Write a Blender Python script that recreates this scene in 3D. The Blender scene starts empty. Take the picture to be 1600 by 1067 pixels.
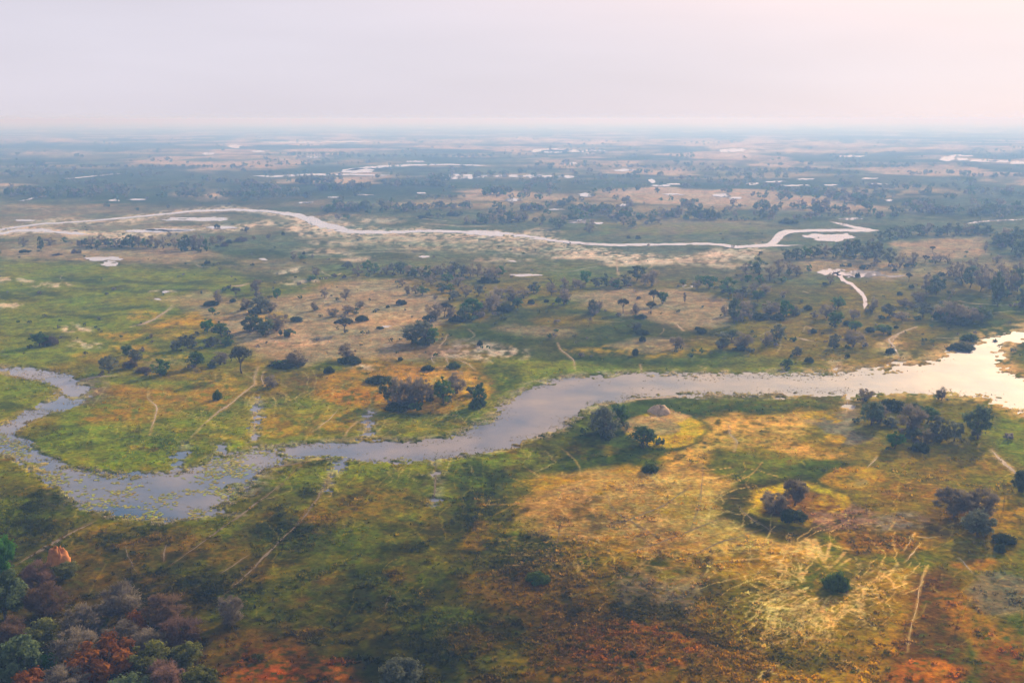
import bpy, math, random
import numpy as np
from math import radians, sin, cos, tan, pi

S = bpy.context.scene
COL = S.collection

# ------------------------------------------------------------------ camera, sky, sun, exposure
CAM_H = 90.0
PITCH = radians(12.6)
FPX = 1600 * 35.0 / 36.0

cam_data = bpy.data.cameras.new("camera")
cam_data.lens = 35.0
cam_data.sensor_width = 36.0
cam_data.clip_start = 0.5
cam_data.clip_end = 90000.0
cam = bpy.data.objects.new("camera", cam_data)
cam.location = (0, 0, CAM_H)
cam.rotation_euler = (pi / 2 - PITCH, 0, 0)
COL.objects.link(cam)
S.camera = cam

SUN_EL = radians(20.0)
SUN_AZ = radians(33.0)          # to the right of the viewing direction

world = bpy.data.worlds.new("World")
S.world = world
world.use_nodes = True
wt = world.node_tree
for n in list(wt.nodes):
    wt.nodes.remove(n)


def wn(kind, **kw):
    n = wt.nodes.new(kind)
    for k, v in kw.items():
        setattr(n, k, v)
    return n


w_out = wn("ShaderNodeOutputWorld")
w_bg = wn("ShaderNodeBackground")
w_bg.inputs["Strength"].default_value = 0.1
w_sky = wn("ShaderNodeTexSky")
w_sky.sky_type = 'NISHITA'
w_sky.sun_disc = False
w_sky.sun_elevation = SUN_EL
w_sky.sun_rotation = SUN_AZ
w_sky.air_density = 1.0
w_sky.dust_density = 1.0
w_sky.ozone_density = 1.0
w_tc = wn("ShaderNodeTexCoord")
w_sep = wn("ShaderNodeSeparateXYZ")
wt.links.new(w_tc.outputs["Generated"], w_sep.inputs[0])
# broken cloud sheet higher up: direction flattened onto a layer
w_add = wn("ShaderNodeMath", operation='ADD')
wt.links.new(w_sep.outputs[2], w_add.inputs[0])
w_add.inputs[1].default_value = 0.12
w_div = wn("ShaderNodeVectorMath", operation='SCALE')
w_inv = wn("ShaderNodeMath", operation='DIVIDE')
w_inv.inputs[0].default_value = 1.0
wt.links.new(w_add.outputs[0], w_inv.inputs[1])
wt.links.new(w_tc.outputs["Generated"], w_div.inputs[0])
wt.links.new(w_inv.outputs[0], w_div.inputs["Scale"])
w_noise = wn("ShaderNodeTexNoise")
w_noise.inputs["Scale"].default_value = 1.9
w_noise.inputs["Detail"].default_value = 5.0
wt.links.new(w_div.outputs[0], w_noise.inputs["Vector"])
w_ramp = wn("ShaderNodeMapRange")
w_ramp.inputs["From Min"].default_value = 0.44
w_ramp.inputs["From Max"].default_value = 0.58
w_ramp.inputs["To Min"].default_value = 0.0
w_ramp.inputs["To Max"].default_value = 0.85
wt.links.new(w_noise.outputs["Fac"], w_ramp.inputs["Value"])
# low down the haze hides the gaps between the clouds
w_low = wn("ShaderNodeMapRange")
w_low.interpolation_type = 'SMOOTHSTEP'
w_low.inputs["From Min"].default_value = 0.24
w_low.inputs["From Max"].default_value = 0.36
w_low.inputs["To Min"].default_value = 0.0
w_low.inputs["To Max"].default_value = 1.0
wt.links.new(w_sep.outputs[2], w_low.inputs["Value"])
w_fac = wn("ShaderNodeMix")
w_fac.data_type = 'FLOAT'
w_fac.inputs[2].default_value = 0.96
wt.links.new(w_low.outputs[0], w_fac.inputs[0])
wt.links.new(w_ramp.outputs[0], w_fac.inputs[3])
w_mix = wn("ShaderNodeMix")
w_mix.data_type = 'RGBA'
w_hz = wn("ShaderNodeTexNoise")          # faint unevenness of the haze layer
w_hz.inputs["Scale"].default_value = 2.2
w_hz.inputs["Detail"].default_value = 4.0
w_hm = wn("ShaderNodeMapping")
w_hm.inputs["Scale"].default_value = (1.0, 1.0, 7.0)
wt.links.new(w_tc.outputs["Generated"], w_hm.inputs[0])
wt.links.new(w_hm.outputs[0], w_hz.inputs["Vector"])
w_hr = wn("ShaderNodeMapRange")
w_hr.inputs["From Min"].default_value = 0.25
w_hr.inputs["From Max"].default_value = 0.75
w_hr.inputs["To Min"].default_value = 0.94
w_hr.inputs["To Max"].default_value = 1.06
wt.links.new(w_hz.outputs["Fac"], w_hr.inputs["Value"])
w_veil = wn("ShaderNodeVectorMath", operation='SCALE')
w_veil.inputs[0].default_value = (5.3, 5.07, 5.82)
wt.links.new(w_hr.outputs[0], w_veil.inputs["Scale"])
wt.links.new(w_veil.outputs[0], w_mix.inputs[7])
wt.links.new(w_fac.outputs[0], w_mix.inputs[0])
wt.links.new(w_sky.outputs[0], w_mix.inputs[6])
# warm glow of the veiled sun, dimmed by the thick air near the horizon
w_dot = wn("ShaderNodeVectorMath", operation='DOT_PRODUCT')
w_dot.inputs[1].default_value = (cos(SUN_EL) * sin(SUN_AZ), cos(SUN_EL) * cos(SUN_AZ), sin(SUN_EL))
wt.links.new(w_tc.outputs["Generated"], w_dot.inputs[0])
w_max = wn("ShaderNodeMath", operation='MAXIMUM')
w_max.inputs[1].default_value = 0.0
wt.links.new(w_dot.outputs["Value"], w_max.inputs[0])
w_pow = wn("ShaderNodeMath", operation='POWER')
w_pow.inputs[1].default_value = 6.5
wt.links.new(w_max.outputs[0], w_pow.inputs[0])
w_ext = wn("ShaderNodeMapRange")
w_ext.interpolation_type = 'SMOOTHSTEP'
w_ext.inputs["From Min"].default_value = 0.02
w_ext.inputs["From Max"].default_value = 0.30
w_ext.inputs["To Min"].default_value = 0.06
w_ext.inputs["To Max"].default_value = 1.0
wt.links.new(w_sep.outputs[2], w_ext.inputs["Value"])
w_gl = wn("ShaderNodeMath", operation='MULTIPLY')
wt.links.new(w_pow.outputs[0], w_gl.inputs[0])
wt.links.new(w_ext.outputs[0], w_gl.inputs[1])
w_glow = wn("ShaderNodeVectorMath", operation='SCALE')
w_glow.inputs[0].default_value = (8.5, 3.5, .4)
wt.links.new(w_gl.outputs[0], w_glow.inputs["Scale"])
w_sum = wn("ShaderNodeVectorMath", operation='ADD')
wt.links.new(w_mix.outputs[2], w_sum.inputs[0])
wt.links.new(w_glow.outputs[0], w_sum.inputs[1])
wt.links.new(w_sum.outputs[0], w_bg.inputs["Color"])
wt.links.new(w_bg.outputs[0], w_out.inputs["Surface"])

sun_data = bpy.data.lights.new("sun", 'SUN')
sun_data.energy = 4.8
sun_data.angle = radians(1.5)
sun_data.color = (1.0, 0.76, 0.50)
sun = bpy.data.objects.new("sun", sun_data)
SUN_DIR = (cos(SUN_EL) * sin(SUN_AZ), cos(SUN_EL) * cos(SUN_AZ), sin(SUN_EL))
import mathutils
sun.rotation_euler = mathutils.Vector(SUN_DIR).to_track_quat('Z', 'Y').to_euler()
sun.location = (0, 0, 300)
COL.objects.link(sun)

S.view_settings.view_transform = 'Standard'
S.view_settings.look = 'None'
S.view_settings.exposure = 0.48
S.view_settings.gamma = 1.0
S.view_settings.use_curve_mapping = False
S.render.engine = 'CYCLES'
S.cycles.use_denoising = True
S.cycles.max_bounces = 6
S.cycles.volume_bounces = 6
S.cycles.caustics_reflective = False
S.cycles.caustics_refractive = False
S.cycles.sample_clamp_indirect = 4.0

HAZE_DENSITY = 4.7e-4
HAZE_COLOR = (0.22, 0.46, 1.0)

# ------------------------------------------------------------------ helpers
def ground_at(px, py):
    """point of the level ground seen at a place of the 1600 x 1067 photograph"""
    a = (px - 800.0) / FPX
    b = (533.5 - py) / FPX
    dy = cos(PITCH) + b * sin(PITCH)
    dz = -sin(PITCH) + b * cos(PITCH)
    t = CAM_H / -dz
    return a * t, dy * t


def project(x, y, z=0.0):
    d = y * cos(PITCH) + (CAM_H - z) * sin(PITCH)
    up = y * sin(PITCH) - (CAM_H - z) * cos(PITCH)
    d = np.maximum(d, 1e-3)
    return 800.0 + FPX * x / d, 533.5 - FPX * up / d


def scale_at(px, py):
    """metres per photograph pixel at a ground point"""
    x, y = ground_at(px, py)
    return (y * cos(PITCH) + CAM_H * sin(PITCH)) / FPX


def _hash(ix, iy, seed):
    h = (ix.astype(np.int64) * 374761393 + iy.astype(np.int64) * 668265263 + seed * 974634721) & 0xffffffff
    h = ((h ^ (h >> 13)) * 1274126177) & 0xffffffff
    h = (h ^ (h >> 16)) & 0xffffffff
    return h.astype(np.float64) / 4294967295.0


def vnoise(x, y, seed=0):
    xi = np.floor(x); yi = np.floor(y)
    fx = x - xi; fy = y - yi
    fx = fx * fx * (3 - 2 * fx); fy = fy * fy * (3 - 2 * fy)
    a = _hash(xi, yi, seed); b = _hash(xi + 1, yi, seed)
    c = _hash(xi, yi + 1, seed); d = _hash(xi + 1, yi + 1, seed)
    return (a * (1 - fx) + b * fx) * (1 - fy) + (c * (1 - fx) + d * fx) * fy


def fbm(x, y, seed=0, octaves=4, gain=0.55):
    """0..1"""
    s = 0.0; amp = 1.0; tot = 0.0
    for o in range(octaves):
        s = s + amp * vnoise(x, y, seed + o * 17)
        tot += amp
        amp *= gain
        c, q = 0.80, 0.60
        x, y = (x * c - y * q) * 2.03 + 13.7, (x * q + y * c) * 2.03 - 7.1
    return s / tot


def sstep(a, b, x):
    t = np.clip((x - a) / (b - a), 0, 1)
    return t * t * (3 - 2 * t)


YS = 2.4     # foreshortening used when measuring distances between places of the photograph


def sd_poly(u, v, poly):
    """signed distance to a closed outline, negative inside"""
    p = np.asarray(poly, float) * (1, YS)
    v = v * YS
    d = np.full(u.shape, 1e18)
    inside = np.zeros(u.shape, bool)
    for i in range(len(p)):
        ax, ay = p[i]; bx, by = p[(i + 1) % len(p)]
        ex, ey = bx - ax, by - ay
        wx, wy = u - ax, v - ay
        t = np.clip((wx * ex + wy * ey) / (ex * ex + ey * ey + 1e-9), 0, 1)
        d = np.minimum(d, (wx - ex * t) ** 2 + (wy - ey * t) ** 2)
        if ay != by:
            c = ((ay > v) != (by > v)) & (u < (bx - ax) * (v - ay) / (by - ay) + ax)
            inside ^= c
    return np.where(inside, -1, 1) * np.sqrt(d)


def sd_line(u, v, line):
    """distance to an open line of (x, y, half width), minus the half width"""
    p = np.asarray(line, float)
    v = v * YS
    d = np.full(u.shape, 1e18)
    for i in range(len(p) - 1):
        ax, ay, aw = p[i]; bx, by, bw = p[i + 1]
        ay *= YS; by *= YS
        ex, ey = bx - ax, by - ay
        wx, wy = u - ax, v - ay
        t = np.clip((wx * ex + wy * ey) / (ex * ex + ey * ey + 1e-9), 0, 1)
        d = np.minimum(d, np.sqrt((wx - ex * t) ** 2 + (wy - ey * t) ** 2) - (aw + (bw - aw) * t))
    return d


def link(name, mesh, mat=None, parent=None):
    o = bpy.data.objects.new(name, mesh)
    COL.objects.link(o)
    if mat is not None and not mesh.materials:
        mesh.materials.append(mat)
    if parent is not None:
        o.parent = parent
    return o


def mesh_from(name, verts, faces, smooth=False):
    """verts (n,3), faces (m,k) arrays"""
    verts = np.asarray(verts, np.float32); faces = np.asarray(faces, np.int32)
    me = bpy.data.meshes.new(name)
    k = faces.shape[1]
    me.vertices.add(len(verts)); me.vertices.foreach_set("co", verts.ravel())
    me.loops.add(faces.size); me.loops.foreach_set("vertex_index", faces.ravel())
    me.polygons.add(len(faces))
    me.polygons.foreach_set("loop_start", np.arange(0, faces.size, k, dtype=np.int32))
    me.polygons.foreach_set("loop_total", np.full(len(faces), k, np.int32))
    if smooth:
        me.polygons.foreach_set("use_smooth", np.ones(len(faces), bool))
    me.update(calc_edges=True)
    return me


def add_color(me, name, rgb):
    at = me.color_attributes.new(name, 'FLOAT_COLOR', 'POINT')
    rgba = np.ones((len(me.vertices), 4), np.float32)
    rgba[:, :3] = rgb
    at.data.foreach_set("color", rgba.ravel())


def new_mat(name):
    m = bpy.data.materials.new(name)
    m.use_nodes = True
    nt = m.node_tree
    return m, nt, nt.nodes["Principled BSDF"]


def nd(nt, kind, **kw):
    n = nt.nodes.new(kind)
    for k, v in kw.items():
        setattr(n, k, v)
    return n


# ------------------------------------------------------------------ materials
def ground_material():
    m, nt, b = new_mat("wet_grassland")
    L = nt.links.new
    at = nd(nt, "ShaderNodeAttribute"); at.attribute_name = "tint"
    tc = nd(nt, "ShaderNodeTexCoord")
    def noise(scale, detail, rough=0.6, sx=1.0):
        mp = nd(nt, "ShaderNodeMapping"); mp.inputs["Scale"].default_value = (sx, 1, 1)
        L(tc.outputs["Object"], mp.inputs[0])
        n = nd(nt, "ShaderNodeTexNoise")
        n.inputs["Scale"].default_value = scale; n.inputs["Detail"].default_value = detail
        n.inputs["Roughness"].default_value = rough
        L(mp.outputs[0], n.inputs["Vector"])
        return n
    n1 = noise(0.9, 4.0, 0.65)
    n2 = noise(0.16, 5.0, 0.62)
    n3 = noise(0.035, 4.0)
    def rng(n, a, c, lo=0.3, hi=0.7):
        r = nd(nt, "ShaderNodeMapRange")
        r.inputs["From Min"].default_value = lo; r.inputs["From Max"].default_value = hi
        r.inputs["To Min"].default_value = a; r.inputs["To Max"].default_value = c
        L(n.outputs["Fac"], r.inputs["Value"]); return r
    def mul(a, c):
        x = nd(nt, "ShaderNodeMath", operation='MULTIPLY'); L(a, x.inputs[0]); L(c, x.inputs[1]); return x.outputs[0]
    f = mul(rng(n1, 0.55, 1.42).outputs[0], rng(n2, 0.58, 1.42).outputs[0])
    sc = nd(nt, "ShaderNodeVectorMath", operation='SCALE')
    L(at.outputs["Color"], sc.inputs[0]); L(f, sc.inputs["Scale"])
    # hue drift: patches of drier straw and of greener sedge
    warm = nd(nt, "ShaderNodeVectorMath", operation='MULTIPLY'); warm.inputs[1].default_value = (1.20, 1.0, 0.80)
    cool = nd(nt, "ShaderNodeVectorMath", operation='MULTIPLY'); cool.inputs[1].default_value = (0.80, 1.03, 0.95)
    L(sc.outputs[0], warm.inputs[0]); L(sc.outputs[0], cool.inputs[0])
    mx = nd(nt, "ShaderNodeMix"); mx.data_type = 'RGBA'
    n4 = noise(0.42, 4.0, 0.7)
    hh = nd(nt, "ShaderNodeMath", operation='ADD')
    L(rng(n4, -0.3, 0.8).outputs[0], hh.inputs[0]); L(rng(n3, -0.25, 0.75).outputs[0], hh.inputs[1])
    hc = nd(nt, "ShaderNodeClamp"); L(hh.outputs[0], hc.inputs[0])
    L(hc.outputs[0], mx.inputs[0]); L(cool.outputs[0], mx.inputs[6]); L(warm.outputs[0], mx.inputs[7])
    L(mx.outputs[2], b.inputs["Base Color"])
    b.inputs["Roughness"].default_value = 0.95
    b.inputs["Specular IOR Level"].default_value = 0.0
    bp = nd(nt, "ShaderNodeBump"); bp.inputs["Strength"].default_value = 0.7; bp.inputs["Distance"].default_value = 0.5
    ad = nd(nt, "ShaderNodeMath", operation='ADD'); L(n1.outputs["Fac"], ad.inputs[0]); L(n2.outputs["Fac"], ad.inputs[1])
    L(ad.outputs[0], bp.inputs["Height"]); L(bp.outputs[0], b.inputs["Normal"])
    return m


def water_material(name, ior, r0, r1, bump, c0, c1, ruffled=False):
    m, nt, b = new_mat(name)
    L = nt.links.new
    tc = nd(nt, "ShaderNodeTexCoord")
    n = nd(nt, "ShaderNodeTexNoise"); n.inputs["Scale"].default_value = 0.05; n.inputs["Detail"].default_value = 4
    L(tc.outputs["Object"], n.inputs["Vector"])
    cr = nd(nt, "ShaderNodeValToRGB")
    cr.color_ramp.elements[0].position = 0.35; cr.color_ramp.elements[0].color = (*c0, 1)
    cr.color_ramp.elements[1].position = 0.70; cr.color_ramp.elements[1].color = (*c1, 1)
    L(n.outputs["Fac"], cr.inputs[0]); L(cr.outputs[0], b.inputs["Base Color"])
    b.inputs["IOR"].default_value = ior
    n2 = nd(nt, "ShaderNodeTexNoise"); n2.inputs["Scale"].default_value = 0.09; n2.inputs["Detail"].default_value = 3
    L(tc.outputs["Object"], n2.inputs["Vector"])
    r = nd(nt, "ShaderNodeMapRange"); r.inputs["To Min"].default_value = r0; r.inputs["To Max"].default_value = r1
    L(n2.outputs["Fac"], r.inputs["Value"])
    if ruffled:
        sx = nd(nt, "ShaderNodeSeparateXYZ"); L(tc.outputs["Object"], sx.inputs[0])
        rx = nd(nt, "ShaderNodeMapRange"); rx.inputs["From Min"].default_value = -70; rx.inputs["From Max"].default_value = 75
        rx.inputs["To Min"].default_value = 0.0; rx.inputs["To Max"].default_value = 0.60
        L(sx.outputs[0], rx.inputs["Value"])
        ra = nd(nt, "ShaderNodeMath", operation='ADD'); L(r.outputs[0], ra.inputs[0]); L(rx.outputs[0], ra.inputs[1])
        L(ra.outputs[0], b.inputs["Roughness"])
    else:
        L(r.outputs[0], b.inputs["Roughness"])
    n3 = nd(nt, "ShaderNodeTexNoise"); n3.inputs["Scale"].default_value = 0.5; n3.inputs["Detail"].default_value = 4
    L(tc.outputs["Object"], n3.inputs["Vector"])
    bp = nd(nt, "ShaderNodeBump"); bp.inputs["Strength"].default_value = bump; bp.inputs["Distance"].default_value = 0.3
    L(n3.outputs["Fac"], bp.inputs["Height"]); L(bp.outputs[0], b.inputs["Normal"])
    return m


def tinted_material(name, attr, rough=0.9, jitter=0.22, translucent=0.0):
    m, nt, b = new_mat(name)
    L = nt.links.new
    at = nd(nt, "ShaderNodeAttribute"); at.attribute_name = attr
    oi = nd(nt, "ShaderNodeObjectInfo")
    r = nd(nt, "ShaderNodeMapRange"); r.inputs["To Min"].default_value = 1 - jitter; r.inputs["To Max"].default_value = 1 + jitter
    L(oi.outputs["Random"], r.inputs["Value"])
    sc = nd(nt, "ShaderNodeVectorMath", operation='SCALE'); L(at.outputs["Color"], sc.inputs[0]); L(r.outputs[0], sc.inputs["Scale"])
    tc = nd(nt, "ShaderNodeTexCoord")
    n = nd(nt, "ShaderNodeTexNoise"); n.inputs["Scale"].default_value = 1.7; n.inputs["Detail"].default_value = 3
    L(tc.outputs["Object"], n.inputs["Vector"])
    r2 = nd(nt, "ShaderNodeMapRange"); r2.inputs["From Min"].default_value = 0.3; r2.inputs["From Max"].default_value = 0.7
    r2.inputs["To Min"].default_value = 0.72; r2.inputs["To Max"].default_value = 1.28
    L(n.outputs["Fac"], r2.inputs["Value"])
    s2 = nd(nt, "ShaderNodeVectorMath", operation='SCALE'); L(sc.outputs[0], s2.inputs[0]); L(r2.outputs[0], s2.inputs["Scale"])
    L(s2.outputs[0], b.inputs["Base Color"])
    b.inputs["Roughness"].default_value = rough
    b.inputs["Specular IOR Level"].default_value = 0.05
    if translucent > 0:
        tr = nd(nt, "ShaderNodeBsdfTranslucent"); L(s2.outputs[0], tr.inputs["Color"])
        mx = nd(nt, "ShaderNodeMixShader"); mx.inputs[0].default_value = translucent
        out = nt.nodes["Material Output"]
        L(b.outputs[0], mx.inputs[1]); L(tr.outputs[0], mx.inputs[2]); L(mx.outputs[0], out.inputs["Surface"])
    return m


def plain_material(name, c1, c2, scale=1.0, rough=0.9, bump=0.4):
    m, nt, b = new_mat(name)
    L = nt.links.new
    tc = nd(nt, "ShaderNodeTexCoord")
    n = nd(nt, "ShaderNodeTexNoise"); n.inputs["Scale"].default_value = scale; n.inputs["Detail"].default_value = 5
    n.inputs["Roughness"].default_value = 0.65
    L(tc.outputs["Object"], n.inputs["Vector"])
    cr = nd(nt, "ShaderNodeValToRGB")
    cr.color_ramp.elements[0].position = 0.32; cr.color_ramp.elements[0].color = (*c1, 1)
    cr.color_ramp.elements[1].position = 0.68; cr.color_ramp.elements[1].color = (*c2, 1)
    L(n.outputs["Fac"], cr.inputs[0]); L(cr.outputs[0], b.inputs["Base Color"])
    b.inputs["Roughness"].default_value = rough
    bp = nd(nt, "ShaderNodeBump"); bp.inputs["Strength"].default_value = bump; bp.inputs["Distance"].default_value = 0.2
    L(n.outputs["Fac"], bp.inputs["Height"]); L(bp.outputs[0], b.inputs["Normal"])
    return m


M_GROUND = ground_material()
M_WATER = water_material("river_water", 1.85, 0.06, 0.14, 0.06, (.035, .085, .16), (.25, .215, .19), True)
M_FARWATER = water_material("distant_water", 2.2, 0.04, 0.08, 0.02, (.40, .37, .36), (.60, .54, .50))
M_LEAF = tinted_material("tree_leaves", "tone", 0.8, 0.25, 0.5)
M_BARK = plain_material("grey_bark", (0.05, 0.04, 0.035), (0.13, 0.11, 0.095), 3.0)
M_TUFT = tinted_material("grass_blades", "tint", 0.9, 0.0, 0.45)
M_PAD = tinted_material("lily_pads", "tint", 0.55, 0.0)
M_TRAIL = tinted_material("trodden_trail", "tint", 0.95, 0.1)

# ------------------------------------------------------------------ the ground sheet
# painted albedos
GREEN = (0.115, 0.135, 0.018); LUSH = (0.155, 0.185, 0.014); DARKG = (0.036, 0.054, 0.012)
OLIVE = (0.165, 0.135, 0.026); RUST = (0.245, 0.155, 0.010); YELLOW = (0.38, 0.27, 0.030)
TAN = (0.30, 0.245, 0.15); PINK = (0.31, 0.25, 0.165); STRAW = (0.50, 0.36, 0.17)
PALE = (0.62, 0.55, 0.48); GREY = (0.20, 0.185, 0.15); RED = (0.50, 0.19, 0.0)
BROWN = (0.085, 0.055, 0.030); MARSH = (0.18, 0.185, 0.125); BLUEG = (0.10, 0.125, 0.09)

MAIN_RIVER = [(440, 697), (500, 690), (560, 687), (640, 688), (720, 678), (765, 655), (790, 625), (828, 603), (890, 590), (960, 585),
              (1060, 585), (1180, 583), (1300, 582), (1400, 578), (1450, 566), (1490, 546), (1540, 528), (1600, 512), (1760, 480),
              (1760, 505), (1640, 522), (1585, 533), (1560, 550), (1562, 568), (1585, 588), (1640, 600), (1760, 620),
              (1760, 740), (1660, 672), (1600, 650), (1545, 622), (1440, 617), (1340, 616), (1220, 620), (1100, 618), (1000, 618),
              (945, 630), (908, 648), (872, 674), (800, 700), (720, 715), (640, 722), (560, 719), (500, 716), (440, 722)]
POND = [(445, 722), (405, 742), (375, 780), (325, 806), (250, 818), (185, 812), (135, 800), (105, 775), (62, 745), (25, 718), (-10, 705),
        (-15, 675), (18, 676), (50, 700), (105, 728), (165, 740), (240, 742), (290, 738), (335, 714), (400, 702), (445, 697)]
LOOP = [(-60, 574, 11), (0, 580, 11), (45, 584, 12), (92, 593, 15), (117, 608, 18), (104, 627, 18), (70, 640, 12), (38, 654, 9), (12, 672, 11), (0, 690, 14)]
INLETS = [[(575, 690, 7), (577, 665, 4), (580, 642, 2)], [(402, 700, 6), (397, 675, 3), (400, 640, 2), (404, 626, 1)],
          [(276, 738, 6), (281, 715, 5), (290, 693, 2)], [(347, 705, 4), (346, 690, 2)],
          [(540, 715, 8), (523, 740, 4), (505, 765, 2)], [(681, 720, 5), (682, 745, 2), (679, 790, 1.5)],
          [(1410, 575, 16), (1402, 562, 6), (1390, 540, 3)], [(1325, 616, 4), (1323, 640, 1.5)], [(1307, 585, 3), (1307, 568, 1.5)]]


def water_depth(u, v):
    """signed distance to the near river, its pond, loop and inlets (pixels of the photograph, negative inside)"""
    d = np.minimum(sd_poly(u, v, MAIN_RIVER), sd_poly(u, v, POND))
    d = np.minimum(d, sd_line(u, v, LOOP))
    for l in INLETS:
        d = np.minimum(d, sd_line(u, v, l))
    return d


# rings of the sheet: one per seen row, then out to the horizon; rays: dense where the photograph looks
rows = list(np.arange(1180, 520, -1.6)) + list(np.arange(520, 196, -1.05)) + [195, 193.5, 192.2, 191, 190, 189, 188.2]
deps = PITCH - np.arctan((533.5 - np.array(rows)) / FPX)
radii = np.concatenate([[15, 40, 70, 95], CAM_H / np.tan(deps)])
radii = np.concatenate([np.sort(radii[radii > 0]), [60000.0]])
ang = np.concatenate([np.radians(np.arange(-180, -33, 7)), np.radians(np.arange(-33, 33, 0.066)), np.radians(np.arange(33, 180, 7))])
NR, NA = len(radii), len(ang)
Rg, Ag = np.meshgrid(radii, ang, indexing='ij')
X = Rg * np.sin(Ag); Y = Rg * np.cos(Ag)
U, V = project(X, Y)
front = (Y > 20)
U = np.where(front, np.clip(U, -900, 2500), -900.0); V = np.where(front, np.clip(V, 150, 1600), 1600.0)
far = np.clip(Rg / 1000.0, 0, 40)

# irregular outlines
WU = (fbm(U / 70, V / 26, 5, 4) - 0.5); WV = (fbm(U / 60, V / 22, 9, 4) - 0.5)
Uw = U + 46 * WU; Vw = V + 18 * WV
FINE = fbm(U / 11, V / 4.2, 31, 3)
STREAK = fbm(U / 34, V / 5.0, 41, 4)

# base: olive grassland, greyer and streakier with distance
nA = fbm(X / 46, Y / 46, 1, 5); nB = fbm(X / 150, Y / 150, 2, 5); nC = fbm(X / 13, Y / 13, 3, 4); nD = fbm(X / 520, Y / 420, 4, 5)


def mix(a, b, t):
    return a + (np.asarray(b) - a) * np.clip(t, 0, 1)[..., None]


C = np.empty(X.shape + (3,)); C[:] = GREEN
C = mix(C, OLIVE, sstep(0.40, 0.62, nA))
C = mix(C, DARKG, 0.75 * sstep(0.52, 0.72, nB))
C = mix(C, RUST, 0.40 * sstep(0.55, 0.75, nC) * sstep(640, 800, V))
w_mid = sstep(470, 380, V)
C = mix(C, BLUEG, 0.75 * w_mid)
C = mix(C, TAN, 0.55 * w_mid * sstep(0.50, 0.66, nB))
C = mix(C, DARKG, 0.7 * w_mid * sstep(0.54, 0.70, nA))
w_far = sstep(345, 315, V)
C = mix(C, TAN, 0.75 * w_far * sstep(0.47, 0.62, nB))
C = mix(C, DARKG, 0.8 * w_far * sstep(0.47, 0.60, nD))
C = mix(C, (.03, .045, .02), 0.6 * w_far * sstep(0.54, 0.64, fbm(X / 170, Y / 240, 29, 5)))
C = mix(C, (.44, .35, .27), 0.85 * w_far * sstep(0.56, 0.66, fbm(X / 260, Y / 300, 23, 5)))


def paint(poly, col, soft=14, alpha=1.0, brk=0.0, noise=None):
    """lay a ground cover inside an outline with frayed edges"""
    global C
    p = np.asarray(poly, float)
    m = 40 + soft
    sel = (Uw > p[:, 0].min() - m) & (Uw < p[:, 0].max() + m) & (Vw > p[:, 1].min() - m / 2) & (Vw < p[:, 1].max() + m / 2)
    if not sel.any():
        return
    d = sd_poly(Uw[sel], Vw[sel], poly)
    a = alpha * sstep(soft, -soft, d)
    if brk:
        n = (FINE if noise is None else noise)[sel]
        a = a * sstep(brk - 0.16, brk + 0.16, n)
    c = C[sel]
    C[sel] = c + (np.asarray(col) - c) * np.clip(a, 0, 1)[:, None]


def stroke(line, col, alpha=1.0, soft=1.6, wig=0.35, brk=0.0):
    global C
    p = np.asarray(line, float)
    uu = U + wig * 26 * WU; vv = V + wig * 10 * WV
    sel = (uu > p[:, 0].min() - 20) & (uu < p[:, 0].max() + 20) & (vv > p[:, 1].min() - 10) & (vv < p[:, 1].max() + 10)
    if not sel.any():
        return
    a = alpha * sstep(soft, -soft * 0.6, sd_line(uu[sel], vv[sel], line))
    if brk:
        a = a * sstep(brk - 0.15, brk + 0.15, FINE[sel])
    c = C[sel]
    C[sel] = c + (np.asarray(col) - c) * np.clip(a, 0, 1)[:, None]


def blob(x, y, rx, ry, col, soft=10, alpha=1.0, brk=0.0, noise=None):
    t = np.linspace(0, 2 * pi, 15)[:-1]
    paint(np.c_[x + rx * np.cos(t), y + ry * np.sin(t)], col, soft, alpha, brk, noise)


# far field
SANDY = (.56, .46, .36)
for (x, y, rx, ry, c, a) in [(480, 220, 110, 3.0, SANDY, .9), (700, 218, 130, 3.0, SANDY, .8), (1000, 222, 200, 3.0, SANDY, .9), (1250, 226, 180, 4.0, SANDY, .9),
                             (1500, 233, 130, 4.0, SANDY, .8), (1250, 238, 160, 2.5, SANDY, .9), (90, 219, 90, 2.0, SANDY, .7), (80, 240, 70, 4, SANDY, .6), (900, 239, 120, 3, SANDY, .8),
                             (200, 248, 70, 2, TAN, .7), (1180, 240, 60, 3, PALE, .7), (480, 246, 40, 2, PALE, .5), (1420, 300, 130, 7, TAN, .9), (1520, 285, 90, 9, BLUEG, .9),
                             (1540, 312, 80, 18, BLUEG, .8), (320, 305, 40, 6, SANDY, .8), (250, 310, 60, 7, DARKG, .8), (700, 318, 110, 10, TAN, .8), (900, 312, 130, 10, TAN, .8),
                             (1050, 330, 100, 8, TAN, .7), (830, 335, 60, 8, TAN, .6), (430, 268, 120, 4, DARKG, .7), (620, 250, 200, 5, DARKG, .7), (1000, 258, 250, 8, DARKG, .7),
                             (1350, 255, 200, 7, DARKG, .7), (900, 283, 150, 4, DARKG, .8), (200, 275, 180, 6, DARKG, .6), (150, 230, 200, 5, DARKG, .6), (1400, 210, 260, 4, DARKG, .6), (500, 205, 500, 5, DARKG, .6)]:
    blob(x, y, rx, ry, c, 16, a, 0.42, STREAK)
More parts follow.
